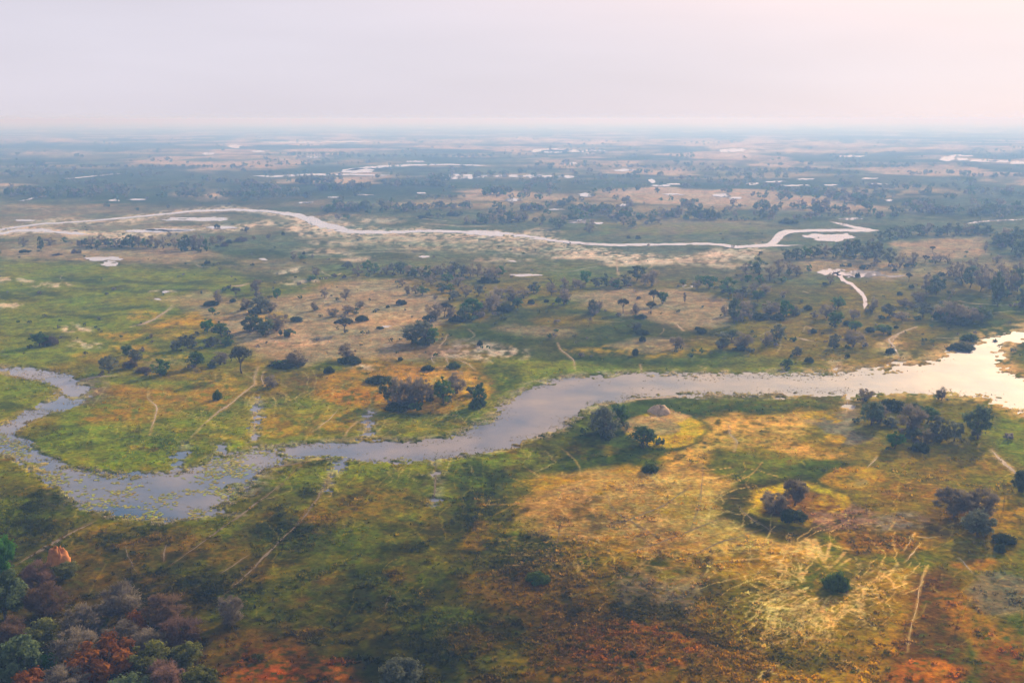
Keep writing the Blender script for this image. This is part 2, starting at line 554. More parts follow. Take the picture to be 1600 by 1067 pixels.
# pale marsh round the far river
for (x, y, rx, ry, c, a) in [(110, 355, 120, 8, MARSH, .8), (60, 363, 70, 4, PALE, .6), (150, 368, 60, 6, PALE, .6), (260, 361, 70, 3, PALE, .7), (330, 350, 120, 5, MARSH, .7),
                             (430, 352, 60, 4, PALE, .5), (490, 358, 55, 10, PALE, .75), (540, 378, 60, 4, PALE, .6), (510, 393, 45, 5, PALE, .7), (560, 405, 30, 4, PALE, .6), (700, 385, 150, 14, MARSH, .8),
                             (620, 372, 60, 4, PALE, .6), (740, 375, 60, 4, PALE, .5), (850, 390, 70, 12, GREY, .7), (920, 403, 60, 6, PALE, .8), (1000, 412, 50, 4, PALE, .7), (840, 366, 40, 5, PALE, .7),
                             (1130, 400, 50, 7, PALE, .8), (1080, 412, 60, 4, PALE, .6), (1010, 395, 90, 10, BLUEG, .9), (1150, 418, 40, 3, PALE, .5), (780, 408, 50, 4, PALE, .5),
                             (560, 345, 60, 5, PALE, .5), (1060, 360, 130, 10, GREEN, .6), (760, 420, 120, 8, MARSH, .6), (760, 358, 90, 4, DARKG, .7)]:
    blob(x, y, rx, ry, c, 12, a, 0.46)
VFINE = fbm(U / 6, V / 1.7, 171, 3)
FAR_RIVER = [(-20, 362, 5), (60, 351, 4), (220, 339, 4), (300, 331, 3), (370, 328, 4), (430, 332, 7), (465, 338, 14), (490, 347, 20), (520, 357, 18), (550, 363, 12), (600, 365, 8), (660, 364, 9), (745, 367, 12), (790, 369, 14), (850, 376, 12), (900, 392, 16), (960, 404, 14), (1000, 410, 8)]
def margin(line, col, a, soft, brk):
    global C
    sel = (V > 300) & (V < 440)
    d = sd_line(Uw[sel], Vw[sel], line)
    m = a * sstep(soft, -soft * .5, d) * sstep(brk - .1, brk + .1, VFINE[sel])
    C[sel] = C[sel] + (np.asarray(col) - C[sel]) * m[:, None]
margin(FAR_RIVER, PALE, .85, 16, .50)
margin([(740, 372, 12), (850, 384, 16), (950, 398, 14), (1040, 410, 10), (1130, 400, 14), (1180, 390, 8)], PALE, .8, 14, .54)
margin([(0, 362, 8), (60, 362, 12), (140, 366, 12), (240, 362, 10), (330, 358, 8), (420, 350, 8)], PALE, .8, 14, .50)
margin([(560, 374, 14), (660, 380, 18), (760, 388, 16), (860, 392, 18)], (.40, .38, .30), .7, 20, .52)
# middle ground
paint([(0, 388), (120, 392), (320, 393), (340, 402), (250, 412), (130, 413), (0, 404)], PINK, 10, .75)
paint([(0, 410), (150, 415), (330, 420), (420, 440), (300, 470), (220, 510), (150, 560), (0, 580)], LUSH, 20, .9)
for (x, y, rx, ry) in [(40, 462, 60, 9), (110, 437, 60, 5), (180, 443, 40, 4), (320, 415, 80, 5), (400, 430, 80, 5), (60, 530, 50, 6), (230, 455, 120, 4), (300, 440, 90, 4), (120, 497, 60, 4), (160, 485, 90, 3), (130, 410, 90, 4), (420, 395, 100, 6)]:
    blob(x, y, rx, ry, DARKG, 14, .85, 0.38, STREAK)
for (x, y, rx, ry) in [(20, 440, 26, 4), (75, 447, 42, 4), (15, 477, 24, 3), (120, 518, 30, 6), (140, 540, 30, 4), (460, 425, 20, 4), (250, 458, 8, 2), (470, 440, 30, 3)]:
    blob(x, y, rx, ry, PALE, 8, .75, 0.5)
paint([(330, 500), (420, 470), (500, 452), (560, 440), (660, 455), (700, 470), (690, 505), (610, 545), (560, 560), (480, 572), (400, 560), (380, 545)], PINK, 16, .9)
paint([(540, 440), (640, 440), (660, 455), (560, 460)], TAN, 14, .7)
blob(600, 500, 60, 14, (0.42, .31, .18), 14, .7)
blob(460, 530, 70, 14, (0.46, .32, .22), 14, .7, 0.4)
paint([(240, 470), (310, 455), (400, 470), (380, 500), (300, 500)], TAN, 14, .65)
paint([(880, 466), (960, 452), (1110, 455), (1150, 470), (1140, 505), (1060, 520), (960, 487)], PINK, 14, .85)
paint([(1150, 500), (1300, 470), (1400, 480), (1480, 520), (1400, 560), (1250, 560), (1120, 540)], OLIVE, 20, .9)
paint([(1280, 445), (1420, 440), (1440, 480), (1330, 490)], OLIVE, 18, .8)
paint([(1385, 382), (1440, 371), (1545, 372), (1560, 398), (1480, 408), (1410, 402)], PINK, 10, .95)
paint([(1240, 405), (1360, 404), (1450, 425), (1400, 440), (1250, 425)], TAN, 12, .8)
paint([(1420, 408), (1600, 405), (1600, 440), (1480, 440)], TAN, 16, .5)
paint([(690, 520), (780, 488), (900, 478), (1000, 495), (1100, 520), (1000, 560), (880, 572), (780, 560)], DARKG, 18, .85)
blob(830, 517, 60, 7, TAN, 16, .7); blob(900, 500, 70, 9, OLIVE, 16, .8); blob(1000, 548, 110, 7, YELLOW, 12, .5, .45); blob(1020, 540, 60, 8, PINK, 12, .6)
blob(690, 548, 110, 16, GREY, 14, .85, .38); blob(760, 555, 70, 14, PALE, 10, .55, .52); blob(660, 550, 60, 8, BROWN, 12, .5)
paint([(760, 560), (840, 560), (1000, 575), (1200, 572), (1290, 575), (1180, 583), (960, 584), (870, 590), (790, 625), (760, 655), (700, 660)], LUSH, 12, .85)
blob(780, 590, 40, 24, DARKG, 12, .8, .4); blob(950, 562, 120, 6, DARKG, 12, .7, .42, STREAK); blob(1090, 566, 90, 4, DARKG, 10, .8, .4, STREAK)
# left yellow sedge patches and bush edge
for (x, y, rx, ry, a) in [(186, 525, 26, 6, .9), (230, 496, 22, 6, .8), (243, 512, 14, 4, .9), (290, 505, 40, 10, .75), (280, 527, 40, 6, .7), (220, 545, 30, 5, .6), (140, 555, 30, 5, .6), (170, 542, 14, 3, .8), (420, 495, 40, 8, .6), (250, 560, 70, 7, .6)]:
    blob(x, y, rx, ry, YELLOW, 8, a, .36)
blob(186, 526, 14, 2.5, OLIVE, 5, .8)
paint([(120, 560), (300, 575), (480, 580), (560, 590), (520, 610), (330, 600), (180, 590)], OLIVE, 14, .85)
blob(260, 570, 60, 8, PINK, 10, .5, .5); blob(450, 610, 120, 12, BROWN, 14, .6, .42)
# left bank meadow inside the bend
paint([(110, 640), (160, 600), (300, 600), (420, 610), (560, 640), (700, 660), (700, 678), (560, 684), (430, 690), (330, 705), (280, 735), (170, 735), (100, 720), (60, 690)], LUSH, 14, .9)
paint([(170, 605), (280, 605), (300, 640), (230, 660), (130, 665)], RUST, 16, .9, .34)
blob(330, 620, 40, 22, RUST, 14, .85, .4); blob(335, 598, 34, 10, YELLOW, 10, .7, .42); blob(410, 620, 40, 10, RUST, 12, .7, .4)
paint([(390, 650), (560, 640), (570, 672), (440, 684), (380, 680)], (0.27, .19, .035), 14, .85, .36)
blob(640, 664, 90, 10, (0.24, .19, .03), 12, .6, .4)
blob(430, 630, 60, 14, DARKG, 12, .6, .45); blob(650, 650, 100, 7, DARKG, 10, .7, .4); blob(380, 640, 40, 8, DARKG, 10, .6, .42)
blob(135, 610, 34, 22, GREY, 14, .9, .36); blob(150, 625, 30, 16, BROWN, 12, .6, .42)
blob(265, 690, 80, 18, DARKG, 12, .55, .5); blob(310, 650, 60, 12, DARKG, 12, .5, .5)
paint([(490, 600), (560, 570), (650, 570), (760, 590), (770, 620), (700, 650), (560, 640), (500, 625)], (0.31, .20, .06), 12, .85, .34)
blob(560, 625, 50, 16, (0.33, .18, .018), 10, .8, .36); blob(690, 590, 60, 12, (.42, .28, .10), 10, .8, .4); blob(720, 615, 40, 14, (.40, .26, .06), 10, .8, .4)
blob(570, 577, 26, 4, PALE, 6, .6, .45); blob(480, 600, 40, 14, BROWN, 12, .5, .4); blob(600, 556, 60, 8, TAN, 10, .6)
# left edge
paint([(-300, 590), (0, 590), (80, 602), (90, 622), (40, 648), (0, 668), (-300, 700)], LUSH, 8, .9)
blob(40, 640, 80, 8, DARKG, 10, .7, .4, STREAK)
paint([(-300, 740), (0, 735), (60, 760), (110, 800), (150, 820), (110, 870), (0, 880), (-300, 900)], (0.10, .10, .025), 16, .9, .34)
blob(30, 800, 50, 40, DARKG, 14, .7, .46)
# south of the river
paint([(150, 830), (330, 815), (420, 745), (560, 722), (760, 712), (860, 690), (900, 690), (830, 760), (790, 870), (830, 1000), (760, 1080), (300, 1080), (350, 960), (250, 900), (130, 880)], (.115, .115, .012), 20, .9)
paint([(430, 740), (560, 722), (800, 702), (880, 690), (850, 720), (760, 740), (560, 760)], LUSH, 16, .8, .40)
for (x, y, rx, ry, c, a) in [(600, 800, 120, 50, (.23, .16, .014), .55), (470, 900, 80, 30, (.23, .16, .014), .75), (560, 980, 70, 24, (.23, .16, .014), .5), (340, 860, 120, 24, RUST, .45), (170, 870, 70, 24, RUST, .6), (650, 870, 80, 40, GREEN, .6),
                             (450, 840, 60, 30, (.026, .036, .005), .92), (740, 790, 50, 60, (.034, .046, .006), .72), (600, 930, 120, 30, (.034, .046, .006), .72), (700, 1000, 90, 40, (.034, .046, .006), .72), (820, 890, 70, 40, (.034, .046, .006), .72), (560, 1045, 90, 20, (.026, .036, .005), .92),
                             (220, 850, 70, 20, (.026, .036, .005), .92), (330, 930, 90, 24, (.026, .036, .005), .92), (400, 960, 70, 34, (.10, .115, .008), .8), (580, 870, 120, 50, (.085, .10, .008), .7), (480, 1000, 100, 30, (.07, .085, .008), .7), (650, 750, 60, 14, (.026, .036, .005), .92), (430, 860, 40, 20, LUSH, .5), (500, 960, 90, 30, GREEN, .6), (860, 1000, 60, 50, BROWN, .6)]:
    blob(x, y, rx, ry, c, 26, a, .42)
blob(340, 808, 50, 10, GREY, 10, .8, .42); blob(270, 822, 70, 8, DARKG, 8, .8, .42); blob(400, 760, 26, 20, GREY, 12, .9, .38); blob(100, 790, 40, 14, GREY, 10, .7, .45)
blob(240, 800, 40, 8, YELLOW, 8, .8, .42); blob(310, 740, 60, 10, (.3, .29, .06), 10, .8, .46); blob(330, 775, 50, 14, (.3, .29, .07), 10, .8, .46)
paint([(330, 1010), (420, 1000), (540, 1040), (590, 1080), (300, 1090)], (.42, .19, .016), 16, .85, .40)
blob(400, 1000, 60, 20, BROWN, 16, .7, .4); blob(430, 1052, 60, 12, (.50, .17, .008), 12, .7, .46); blob(40, 1000, 340, 130, (0.10, .080, .025), 30, .85, .3)
# right bank: green fringe, island, flooded straw
paint([(910, 640), (1000, 622), (1200, 622), (1340, 620), (1330, 640), (1180, 650), (1060, 650), (960, 690), (890, 690)], DARKG, 12, .85, .34)
blob(960, 655, 60, 24, LUSH, 12, .7, .4); blob(1180, 632, 130, 8, GREEN, 10, .7, .44)
blob(1085, 690, 40, 20, DARKG, 10, .7); blob(1000, 700, 60, 10, DARKG, 10, .7, .4)
paint([(1060, 655), (1150, 652), (1280, 650), (1250, 690), (1330, 715), (1240, 725), (1130, 700), (1080, 740), (1040, 720), (1090, 690)], STRAW, 14, .95, .34)
blob(1190, 690, 70, 8, DARKG, 10, .7, .5); blob(1140, 640, 60, 12, DARKG, 10, .7, .48)
paint([(1110, 720), (1180, 700), (1300, 722), (1290, 770), (1200, 745), (1130, 760)], GREEN, 12, .85, .34); blob(1280, 740, 50, 22, DARKG, 12, .7)
paint([(1260, 660), (1340, 640), (1400, 690), (1340, 700)], GREY, 10, .85); blob(1285, 655, 30, 6, YELLOW, 6, .8, .4); blob(1312, 683, 20, 6, YELLOW, 5, .95); blob(1330, 700, 60, 6, OLIVE, 8, .8)
paint([(1340, 700), (1400, 680), (1560, 700), (1600, 740), (1600, 870), (1470, 880), (1400, 800), (1340, 760)], OLIVE, 20, .9)
paint([(1330, 625), (1540, 625), (1570, 690), (1480, 712), (1400, 700), (1340, 670)], (0.13, .12, .035), 12, .85)
blob(1340, 750, 54, 16, (.36, .23, .03), 8, .9, .3); blob(1345, 757, 26, 6, TAN, 6, .8, .4); blob(1580, 680, 40, 20, LUSH, 10, .6)
# plain of dry grass
paint([(830, 745), (940, 735), (1080, 730), (1150, 760), (1160, 800), (1260, 840), (1290, 880), (1200, 900), (1050, 880), (900, 850), (800, 830)], (0.40, .30, .15), 18, .95)
blob(950, 800, 90, 26, (.25, .16, .07), 16, .65, .44); blob(1060, 790, 70, 20, (.27, .18, .08), 16, .6, .46); blob(1180, 850, 100, 24, STRAW, 16, .85, .36); blob(1090, 760, 60, 16, STRAW, 14, .7, .42)
blob(900, 770, 60, 14, (.38, .28, .15), 14, .7, .4); blob(1000, 850, 110, 18, (.36, .22, .10), 14, .6, .4)
# ringed mound and yellow moat grass
paint([(1290, 830), (1420, 800), (1480, 840), (1440, 870), (1330, 870)], (0.10, .075, .035), 14, .85); blob(1400, 815, 50, 14, GREY, 12, .8, .4)
blob(1560, 800, 50, 30, (.28, .20, .025), 14, .8, .42); blob(1430, 770, 60, 16, (.2, .12, .04), 12, .6, .42); blob(1500, 735, 70, 14, (.22, .14, .04), 12, .6, .42)
blob(1490, 812, 60, 18, BROWN, 14, .6); blob(1245, 812, 50, 12, (.05, .05, .015), 12, .4, .45)
# lower right
paint([(1050, 880), (1260, 860), (1420, 890), (1450, 960), (1380, 1080), (1150, 1080), (1000, 950)], (0.44, .29, .11), 20, .9, .3)
blob(1330, 940, 110, 60, STRAW, 20, .5, .46); blob(1290, 900, 70, 34, GREEN, 14, .9, .36); blob(1250, 960, 70, 20, GREEN, 14, .5, .5); blob(1250, 1030, 60, 24, OLIVE, 16, .8)
paint([(1420, 900), (1480, 890), (1520, 960), (1500, 1080), (1380, 1080), (1410, 960)], (0.12, .065, .036), 20, .85, .3)
paint([(1450, 925), (1500, 920), (1570, 980), (1600, 1010), (1600, 1080), (1540, 1040), (1480, 970)], (.34, .19, .02), 12, .9, .36)
blob(1560, 930, 60, 36, GREY, 16, .75); blob(1390, 850, 90, 16, (.26, .16, .04), 12, .7, .4); blob(1450, 1055, 60, 22, (.42, .20, .02), 14, .85, .36); blob(1530, 885, 40, 10, (.36, .20, .03), 10, .9)
blob(1580, 1040, 60, 40, (.20, .09, .02), 14, .7, .4)
paint([(760, 900), (1000, 880), (1180, 930), (1200, 1080), (740, 1080)], (0.19, .13, .030), 24, .7, .32)
blob(900, 1040, 130, 30, (.30, .17, .02), 20, .7, .44); blob(1030, 930, 80, 40, GREY, 24, .75, .36); blob(1000, 1010, 110, 40, (.33, .16, .03), 20, .7, .5); blob(1060, 900, 50, 16, (.4, .26, .14), 16, .6); blob(1050, 900, 24, 10, GREEN, 8, .6, .4)

# narrow trodden game trails, painted faintly (the broad ones are sheets of their own further down)
rt = random.Random(77)
def rand_trails(n, x0, x1, y0, y1, dx, dy, col, w, alpha):
    for _ in range(n):
        x = rt.uniform(x0, x1); y = rt.uniform(y0, y1)
        ex = rt.gauss(0, dx); ey = rt.gauss(0, dy)
        pts = []
        bx, by = rt.gauss(0, .18) * ex + rt.gauss(0, 6), rt.gauss(0, .18) * ey + rt.gauss(0, 3)
        for i in range(6):
            t = i / 5
            pts.append((x + ex * t + bx * sin(pi * t), y + ey * t + by * sin(pi * t), w * rt.uniform(.5, 1.1)))
        stroke(pts, col, alpha * rt.uniform(.5, 1), 1.5, .5)
rand_trails(150, 830, 1150, 750, 890, 80, 26, (.56, .43, .25), 1.0, .7)
rand_trails(40, 860, 1200, 860, 1060, 90, 35, (.46, .33, .19), 1.2, .55)
rand_trails(90, 120, 780, 720, 1000, 70, 36, (.34, .29, .15), 1.1, .6)
rand_trails(70, 1350, 1600, 700, 1060, 50, 40, (.40, .30, .15), 1.0, .65)
rand_trails(20, 1350, 1600, 700, 1060, 50, 40, (.05, .035, .015), 0.9, .7)
rand_trails(70, 130, 760, 600, 690, 40, 22, (.40, .36, .22), 0.9, .6)
rand_trails(30, 350, 800, 440, 580, 40, 8, (.50, .42, .32), 0.8, .6)
rand_trails(30, 900, 1600, 440, 580, 40, 8, (.50, .42, .32), 0.8, .6)
rand_trails(24, 0, 900, 330, 440, 60, 5, (.55, .5, .45), 0.8, .6)

# small mottling of the near marsh: wet hollows, dry golden crests
mA = fbm(X / 5.0, Y / 5.5, 201, 4); mB = fbm(X / 7.5, Y / 8.0, 207, 4); mC = fbm(X / 22, Y / 24, 211, 4)
nearw = sstep(560, 760, V) * sstep(1500, 1100, U + 260 * (V < 860))
C = mix(C, (.022, .030, .004), .72 * nearw * sstep(.50, .64, mA * .6 + mC * .4))
C = mix(C, (.30, .20, .016), .55 * nearw * sstep(.52, .66, mB * .55 + (1 - mC) * .45))
C = mix(C, (.16, .19, .014), .5 * nearw * sstep(.55, .68, fbm(X / 11, Y / 11, 215, 4)) * sstep(900, 760, U))

# ringed mounds: a dark wet ring, a yellow sedge ring inside it, dry ground in the middle
blob(1232, 796, 104, 50, (0.052, 0.050, 0.015), 14, .95, .10); blob(1236, 804, 92, 42, (0.045, 0.040, 0.015), 12, .7, .40); blob(1244, 789, 80, 34, (.46, .36, .006), 8, 1, .16); blob(1256, 791, 62, 26, (.15, .09, .05), 9, .95); blob(1320, 810, 50, 22, (.24, .17, .13), 14, .9, .32)
blob(1210, 796, 34, 16, BROWN, 8, .8); blob(1300, 785, 30, 16, (.33, .24, .03), 8, .8, .4)
blob(1022, 672, 82, 42, (.048, .066, .012), 12, .95, .12); blob(1040, 674, 54, 30, (.46, .35, .006), 7, 1, .14); blob(1020, 668, 38, 20, TAN, 7, .95); blob(1062, 690, 22, 8, (.40, .28, .012), 5, 1); blob(1050, 650, 26, 8, (.5, .36, .24), 6, .8)
# web of faint trails over the near plain and marsh
def web(n, x0, x1, y0, y1, dx, dy, col, w, alpha):
    for _ in range(n):
        x = rt.uniform(x0, x1); y = rt.uniform(y0, y1); ex = rt.gauss(0, dx); ey = rt.gauss(0, dy)
        cxx = rt.gauss(0, .25); pts = []
        for i in range(8):
            t = i / 7
            pts.append((x + ex * t - ey * cxx * 2 * sin(pi * t) + rt.gauss(0, 1.5), y + ey * t + ex * cxx * .4 * sin(pi * t) + rt.gauss(0, .7), w * rt.uniform(.4, 1.1) * (1 - .5 * t)))
        stroke(pts, col, alpha * rt.uniform(.5, 1), 1.4, 1.2)
web(90, 830, 1240, 745, 905, 80, 34, (.62, .48, .28), .9, .75)
web(70, 120, 800, 720, 1000, 60, 40, (.36, .31, .15), .9, .6)
web(60, 130, 780, 600, 690, 40, 24, (.42, .38, .22), .8, .6)
web(50, 1050, 1600, 640, 1000, 60, 30, (.50, .39, .21), .9, .6)
web(30, 400, 900, 690, 760, 16, 26, (.46, .42, .30), 1.0, .6)

# ---- broad trails
PT = (.52, .42, .29)
TRAILS = [
    [(231, 612, 1.6), (231, 625, 1.8), (246, 638, 2.2), (243, 655, 1.6), (232, 680, 1.2)],
    [(404, 575, 2), (397, 590, 2.2), (398, 602, 1.8), (374, 620, 1.6), (352, 638, 3), (345, 642, 2.4), (318, 664, 1.2), (298, 684, 1.4)],
    [(412, 582, 1.4), (408, 592, 1.4), (412, 604, 1.4)],
    [(180, 588, .8), (150, 590, 1.6), (124, 595, 2.6)],
    [(405, 618, 1.2), (397, 640, 2.0), (399, 660, 2.6), (396, 680, 2.4)],
    [(578, 638, 1.8), (575, 655, 3), (574, 675, 4)], [(592, 643, 1), (580, 650, 1.6)],
    [(530, 640, .8), (510, 660, .9), (490, 676, 1.2)], [(560, 660, .8), (545, 672, .9), (540, 682, .9)],
    [(520, 735, 4), (510, 755, 2.6), (490, 790, 3.6), (465, 822, 2), (435, 850, 2), (415, 870, 3), (395, 892, 4), (370, 915, 3.5), (345, 938, 2.5)],
    [(470, 728, 1.8), (440, 758, 1.4), (400, 790, 1.5), (350, 826, 1.8), (300, 860, 1.6), (262, 888, 1.4)],
    [(482, 722, 1), (440, 730, 1.4), (410, 734, 1.0)],
    [(682, 728, 1.6), (681, 745, 2.4), (679, 770, 1.8), (676, 795, 1.4)],
    [(150, 815, 3), (115, 833, 3), (85, 850, 4), (50, 870, 4), (25, 884, 3)],
    [(195, 842, 1.4), (199, 868, 1.4), (210, 890, 1.8), (218, 900, 1.2)],
    [(262, 848, 2), (256, 868, 3.4), (255, 880, 2)],
    [(395, 865, 1.2), (365, 885, 1.6), (340, 900, 1.0)],
    [(612, 924, 1.2), (606, 942, 1.6), (601, 958, 1.2)],
    [(1548, 704, 4), (1565, 722, 5), (1592, 745, 4.6)],
    [(935, 634, 1.5), (990, 625, 1.8), (1060, 620, 1.8), (1140, 616, 1.4)],
    [(1404, 560, 3), (1398, 545, 2), (1388, 532, 3), (1398, 526, 3), (1415, 518, 2), (1433, 512, 2)], [(1392, 545, 2), (1395, 532, 1.5), (1404, 524, 1.4)],
    [(1056, 506, 1.4), (1062, 513, 2), (1068, 518, 1.2)],
    [(870, 536, .8), (876, 548, 1.0), (888, 556, 1.2), (898, 566, 1.2), (900, 580, 1)],
    [(700, 524, 1), (693, 536, 1), (686, 545, 1.4)], [(680, 552, 1.2), (674, 562, 1.4), (678, 570, 1.2)], [(697, 556, 1.2), (698, 566, 1.4), (702, 572, 1.2)], [(712, 562, 1), (730, 570, 1), (742, 580, 1)],
    [(203, 512, 1.2), (226, 507, 2.4), (245, 498, 2.4), (258, 488, 2.2), (268, 480, 2.4)],
    [(360, 448, 1.2), (375, 448, 1.8), (388, 444, 1.2)],
    [(512, 462, 1), (509, 470, 1.4), (505, 475, 1)],
    [(1227, 582, 1), (1220, 574, 1.4)], [(1003, 582, .9), (1001, 570, .9)], [(1307, 580, 1.6), (1307, 569, 1.4)],
    [(1242, 528, 1.5), (1255, 532, 1.8), (1268, 534, 1)],
    [(965, 403, 1.4), (962, 412, 1.4), (965, 420, 1.2), (966, 432, 1.4)], [(1025, 410, 1.4), (1020, 416, 1.6), (1014, 420, 1)],
    [(1320, 620, 1), (1325, 634, 1.5), (1322, 648, 1)],
    [(1138, 665, 1.2), (1140, 680, 1.6), (1152, 692, 2.0), (1148, 708, 1.4)],
    [(1372, 715, 1), (1362, 725, 1.6), (1355, 734, 1)],
    # fan of trails running into the green waterhole
    [(1262, 845, 3.2), (1264, 866, 3.4), (1258, 890, 3.0), (1250, 912, 3.0), (1238, 930, 2)],
    [(1272, 845, 3.2), (1280, 866, 3.2), (1288, 882, 3.2), (1296, 896, 3)],
    [(1272, 848, 2.6), (1268, 868, 2.4), (1280, 885, 2.2)],
    [(1296, 850, 1.8), (1292, 866, 1.8), (1286, 880, 2)], [(1320, 864, 2.2), (1308, 878, 2.2), (1292, 890, 2.4), (1272, 905, 2)], [(1328, 874, 2), (1314, 884, 2), (1300, 892, 2)],
    [(1345, 882, 1.8), (1342, 892, 2), (1332, 902, 2)], [(1374, 886, 2.4), (1358, 898, 2.2), (1338, 908, 2.2), (1322, 918, 1.6)], [(1400, 890, 2.4), (1385, 898, 2.2), (1360, 908, 2.2), (1335, 916, 1.8)], [(1392, 896, 1.6), (1390, 910, 1.4)],
    [(1240, 905, 2), (1200, 925, 2), (1180, 932, 1.6), (1140, 946, 1.4)], [(1236, 925, 2.2), (1205, 948, 2), (1170, 970, 1.6), (1110, 985, 1.4)],
    [(1290, 920, 2.2), (1272, 940, 2.4), (1258, 966, 2.6), (1250, 985, 2), (1244, 1005, 1.4)], [(1300, 930, 2), (1282, 955, 2.2), (1262, 980, 2)], [(1320, 940, 2), (1317, 960, 2.2), (1300, 985, 2.2), (1285, 1010, 2), (1270, 1022, 1.4)],
    [(1255, 970, 2), (1225, 982, 1.8), (1195, 1000, 1.4), (1170, 1014, 1.2)], [(1252, 955, 1.8), (1220, 962, 1.6), (1190, 975, 1.4)], [(1262, 930, 1.6), (1240, 950, 1.6), (1216, 972, 1.4)], [(1310, 920, 1.6), (1330, 930, 1.4), (1350, 932, 1.2)],
    [(1220, 1040, 1.6), (1200, 1052, 1.6), (1180, 1064, 1.2)], [(1290, 1020, 1.2), (1330, 1040, 1.6), (1356, 1058, 1.2)],
    [(1235, 880, 1.6), (1190, 895, 1.4), (1130, 908, 1.2)], [(1250, 860, 1.2), (1200, 872, 1.2), (1120, 880, 1.0)],
    [(1448, 887, 2.4), (1440, 905, 1.2), (1434, 940, .8), (1424, 975, 1.0), (1421, 1000, .7), (1418, 1020, .6)],
    [(1427, 834, 1.4), (1422, 850, 1.8), (1412, 862, 1)], [(1440, 850, 1.0), (1425, 868, 1.4), (1412, 880, 1)], [(1432, 840, 1), (1450, 842, 1.4), (1466, 840, 1)],
    [(1498, 872, 1.4), (1508, 884, 2.2), (1520, 898, 1.4)],
    [(1080, 760, .9), (1040, 790, 1), (980, 815, 1), (920, 830, 1.2)], [(945, 770, .9), (960, 800, .9), (1010, 830, .9), (1060, 860, .9)], [(1130, 810, 1), (1080, 830, 1), (1030, 850, .9), (970, 870, .9)], [(1098, 730, .9), (1094, 790, .9), (1078, 830, .9)],
    [(875, 810, .9), (873, 840, .9), (862, 880, .9)], [(1190, 830, .9), (1120, 850, .9), (1060, 880, .9)], [(1150, 790, .9), (1170, 810, 1), (1210, 835, .9)],
]
def trail_tint(l):
    if 1120 < l[0][0] < 1460 and l[0][1] > 830:
        return np.array((.70, .54, .31))
    return np.array(PT) * (1.0 if l[0][0] > 1300 else (.40 if l[0][1] > 700 else .80))


for l in TRAILS:
    p = np.array(l, float); p[:, 2] *= 1.1
    stroke(p, trail_tint(l), .95 if 1120 < l[0][0] < 1402 and l[0][1] > 830 else .55, 2.6, .35)
    if 1120 < l[0][0] < 1402 and l[0][1] > 830:          # side branches of the fan
        for _ in range(3):
            m = p[rt.randrange(len(p))]; dx = rt.choice((-1, 1)) * rt.uniform(14, 40)
            stroke([(m[0], m[1], 1.5), (m[0] + dx * .5, m[1] + rt.uniform(2, 12), 1.2), (m[0] + dx, m[1] + rt.uniform(6, 30), .5)], trail_tint(l), .7, 1.6, 1.2)
paint([(1130, 900), (1250, 870), (1400, 885), (1420, 940), (1360, 1040), (1200, 1020), (1090, 990)], (.20, .16, .045), 24, .75, .34)
blob(1290, 905, 60, 26, (.07, .085, .012), 16, .8, .40)
blob(1230, 985, 50, 16, (.06, .07, .012), 16, .6, .5); blob(1270, 1035, 60, 18, (.05, .06, .010), 16, .7, .42)
for k in range(170):
    a = radians(rt.uniform(-12, 205)); q0 = rt.uniform(.2, .7); q1 = q0 + rt.uniform(.2, .6)
    a2 = a + rt.gauss(0, .5)
    ln = []
    for i in range(5):
        t = i / 4; q = q0 + (q1 - q0) * t; b_ = a + (a2 - a) * t + rt.gauss(0, .03)
        ln.append((1298 + 128 * q * cos(b_) - 60 * q * max(0, sin(b_)), 912 + 95 * q * sin(b_), rt.uniform(.6, 1.5) * (1 - .6 * t)))
    stroke(ln, (.74, .58, .34), rt.uniform(.4, 1.0), 1.6, 1.8, .22 * (k % 3))

# relief: the bed of the near river and pond lies below the water level, banks are ragged
sel = (U > -600) & (U < 2200) & (V > 440) & (V < 900)
D = np.full(U.shape, 1e3)
ub = U + 10 * WU; vb = V + 4.5 * WV
D[sel] = water_depth(ub[sel], vb[sel])
Z = 0.35 + 0.22 * (nC - 0.5) + 0.5 * (nA - 0.5) * sstep(2500, 300, Rg)
Z = np.maximum(Z, 0.14)
rag = (fbm(U / 40, V / 6.0, 55, 3) - 0.5) * 1.2 + 1.5 * (fbm(U / 9, V / 1.9, 57, 3) - .5)
inw = sstep(5, -5, D + np.where((U < 140) & (V < 700), -3, 2.5) + rag * np.where((U < 140) & (V < 700), 17, 28))
Z = Z * (1 - inw) - 0.55 * inw
# shoals where reeds stand out of the pond and the shallow bends
shoal = sstep(0.56, 0.66, fbm(U / 60, V / 11, 61, 4) * .75 + FINE * .25)
pondw = sstep(-2, -14, sd_poly(U, V, [(20, 690), (440, 690), (470, 730), (330, 830), (150, 830), (20, 740)])) * np.where((U > 150) & (U < 320) & (V > 762) & (V < 806), 0.35, 1)
edgew = sstep(-55, -8, D) * sstep(760, 640, U) + sstep(-40, -6, D) * sstep(700, 760, U)
sh = np.clip(pondw * .55 + edgew * .9, 0, 1) * shoal
Z = np.where(D < 12, np.maximum(Z, -0.55 + 0.72 * sh), Z)
wet = sstep(26, -4, D)
C = mix(C, (.27, .26, .17), 0.8 * sstep(22, -2, D) * sstep(.3, .55, FINE))
C = mix(C, (.40, .34, .25), 0.6 * wet * sstep(.52, .66, FINE) * sstep(600, 900, U))
C = mix(C, STRAW, 0.8 * sstep(40, -4, D) * sstep(1150, 1500, U) * sstep(.35, .55, FINE))

C *= (0.66 + 0.68 * FINE)[..., None]
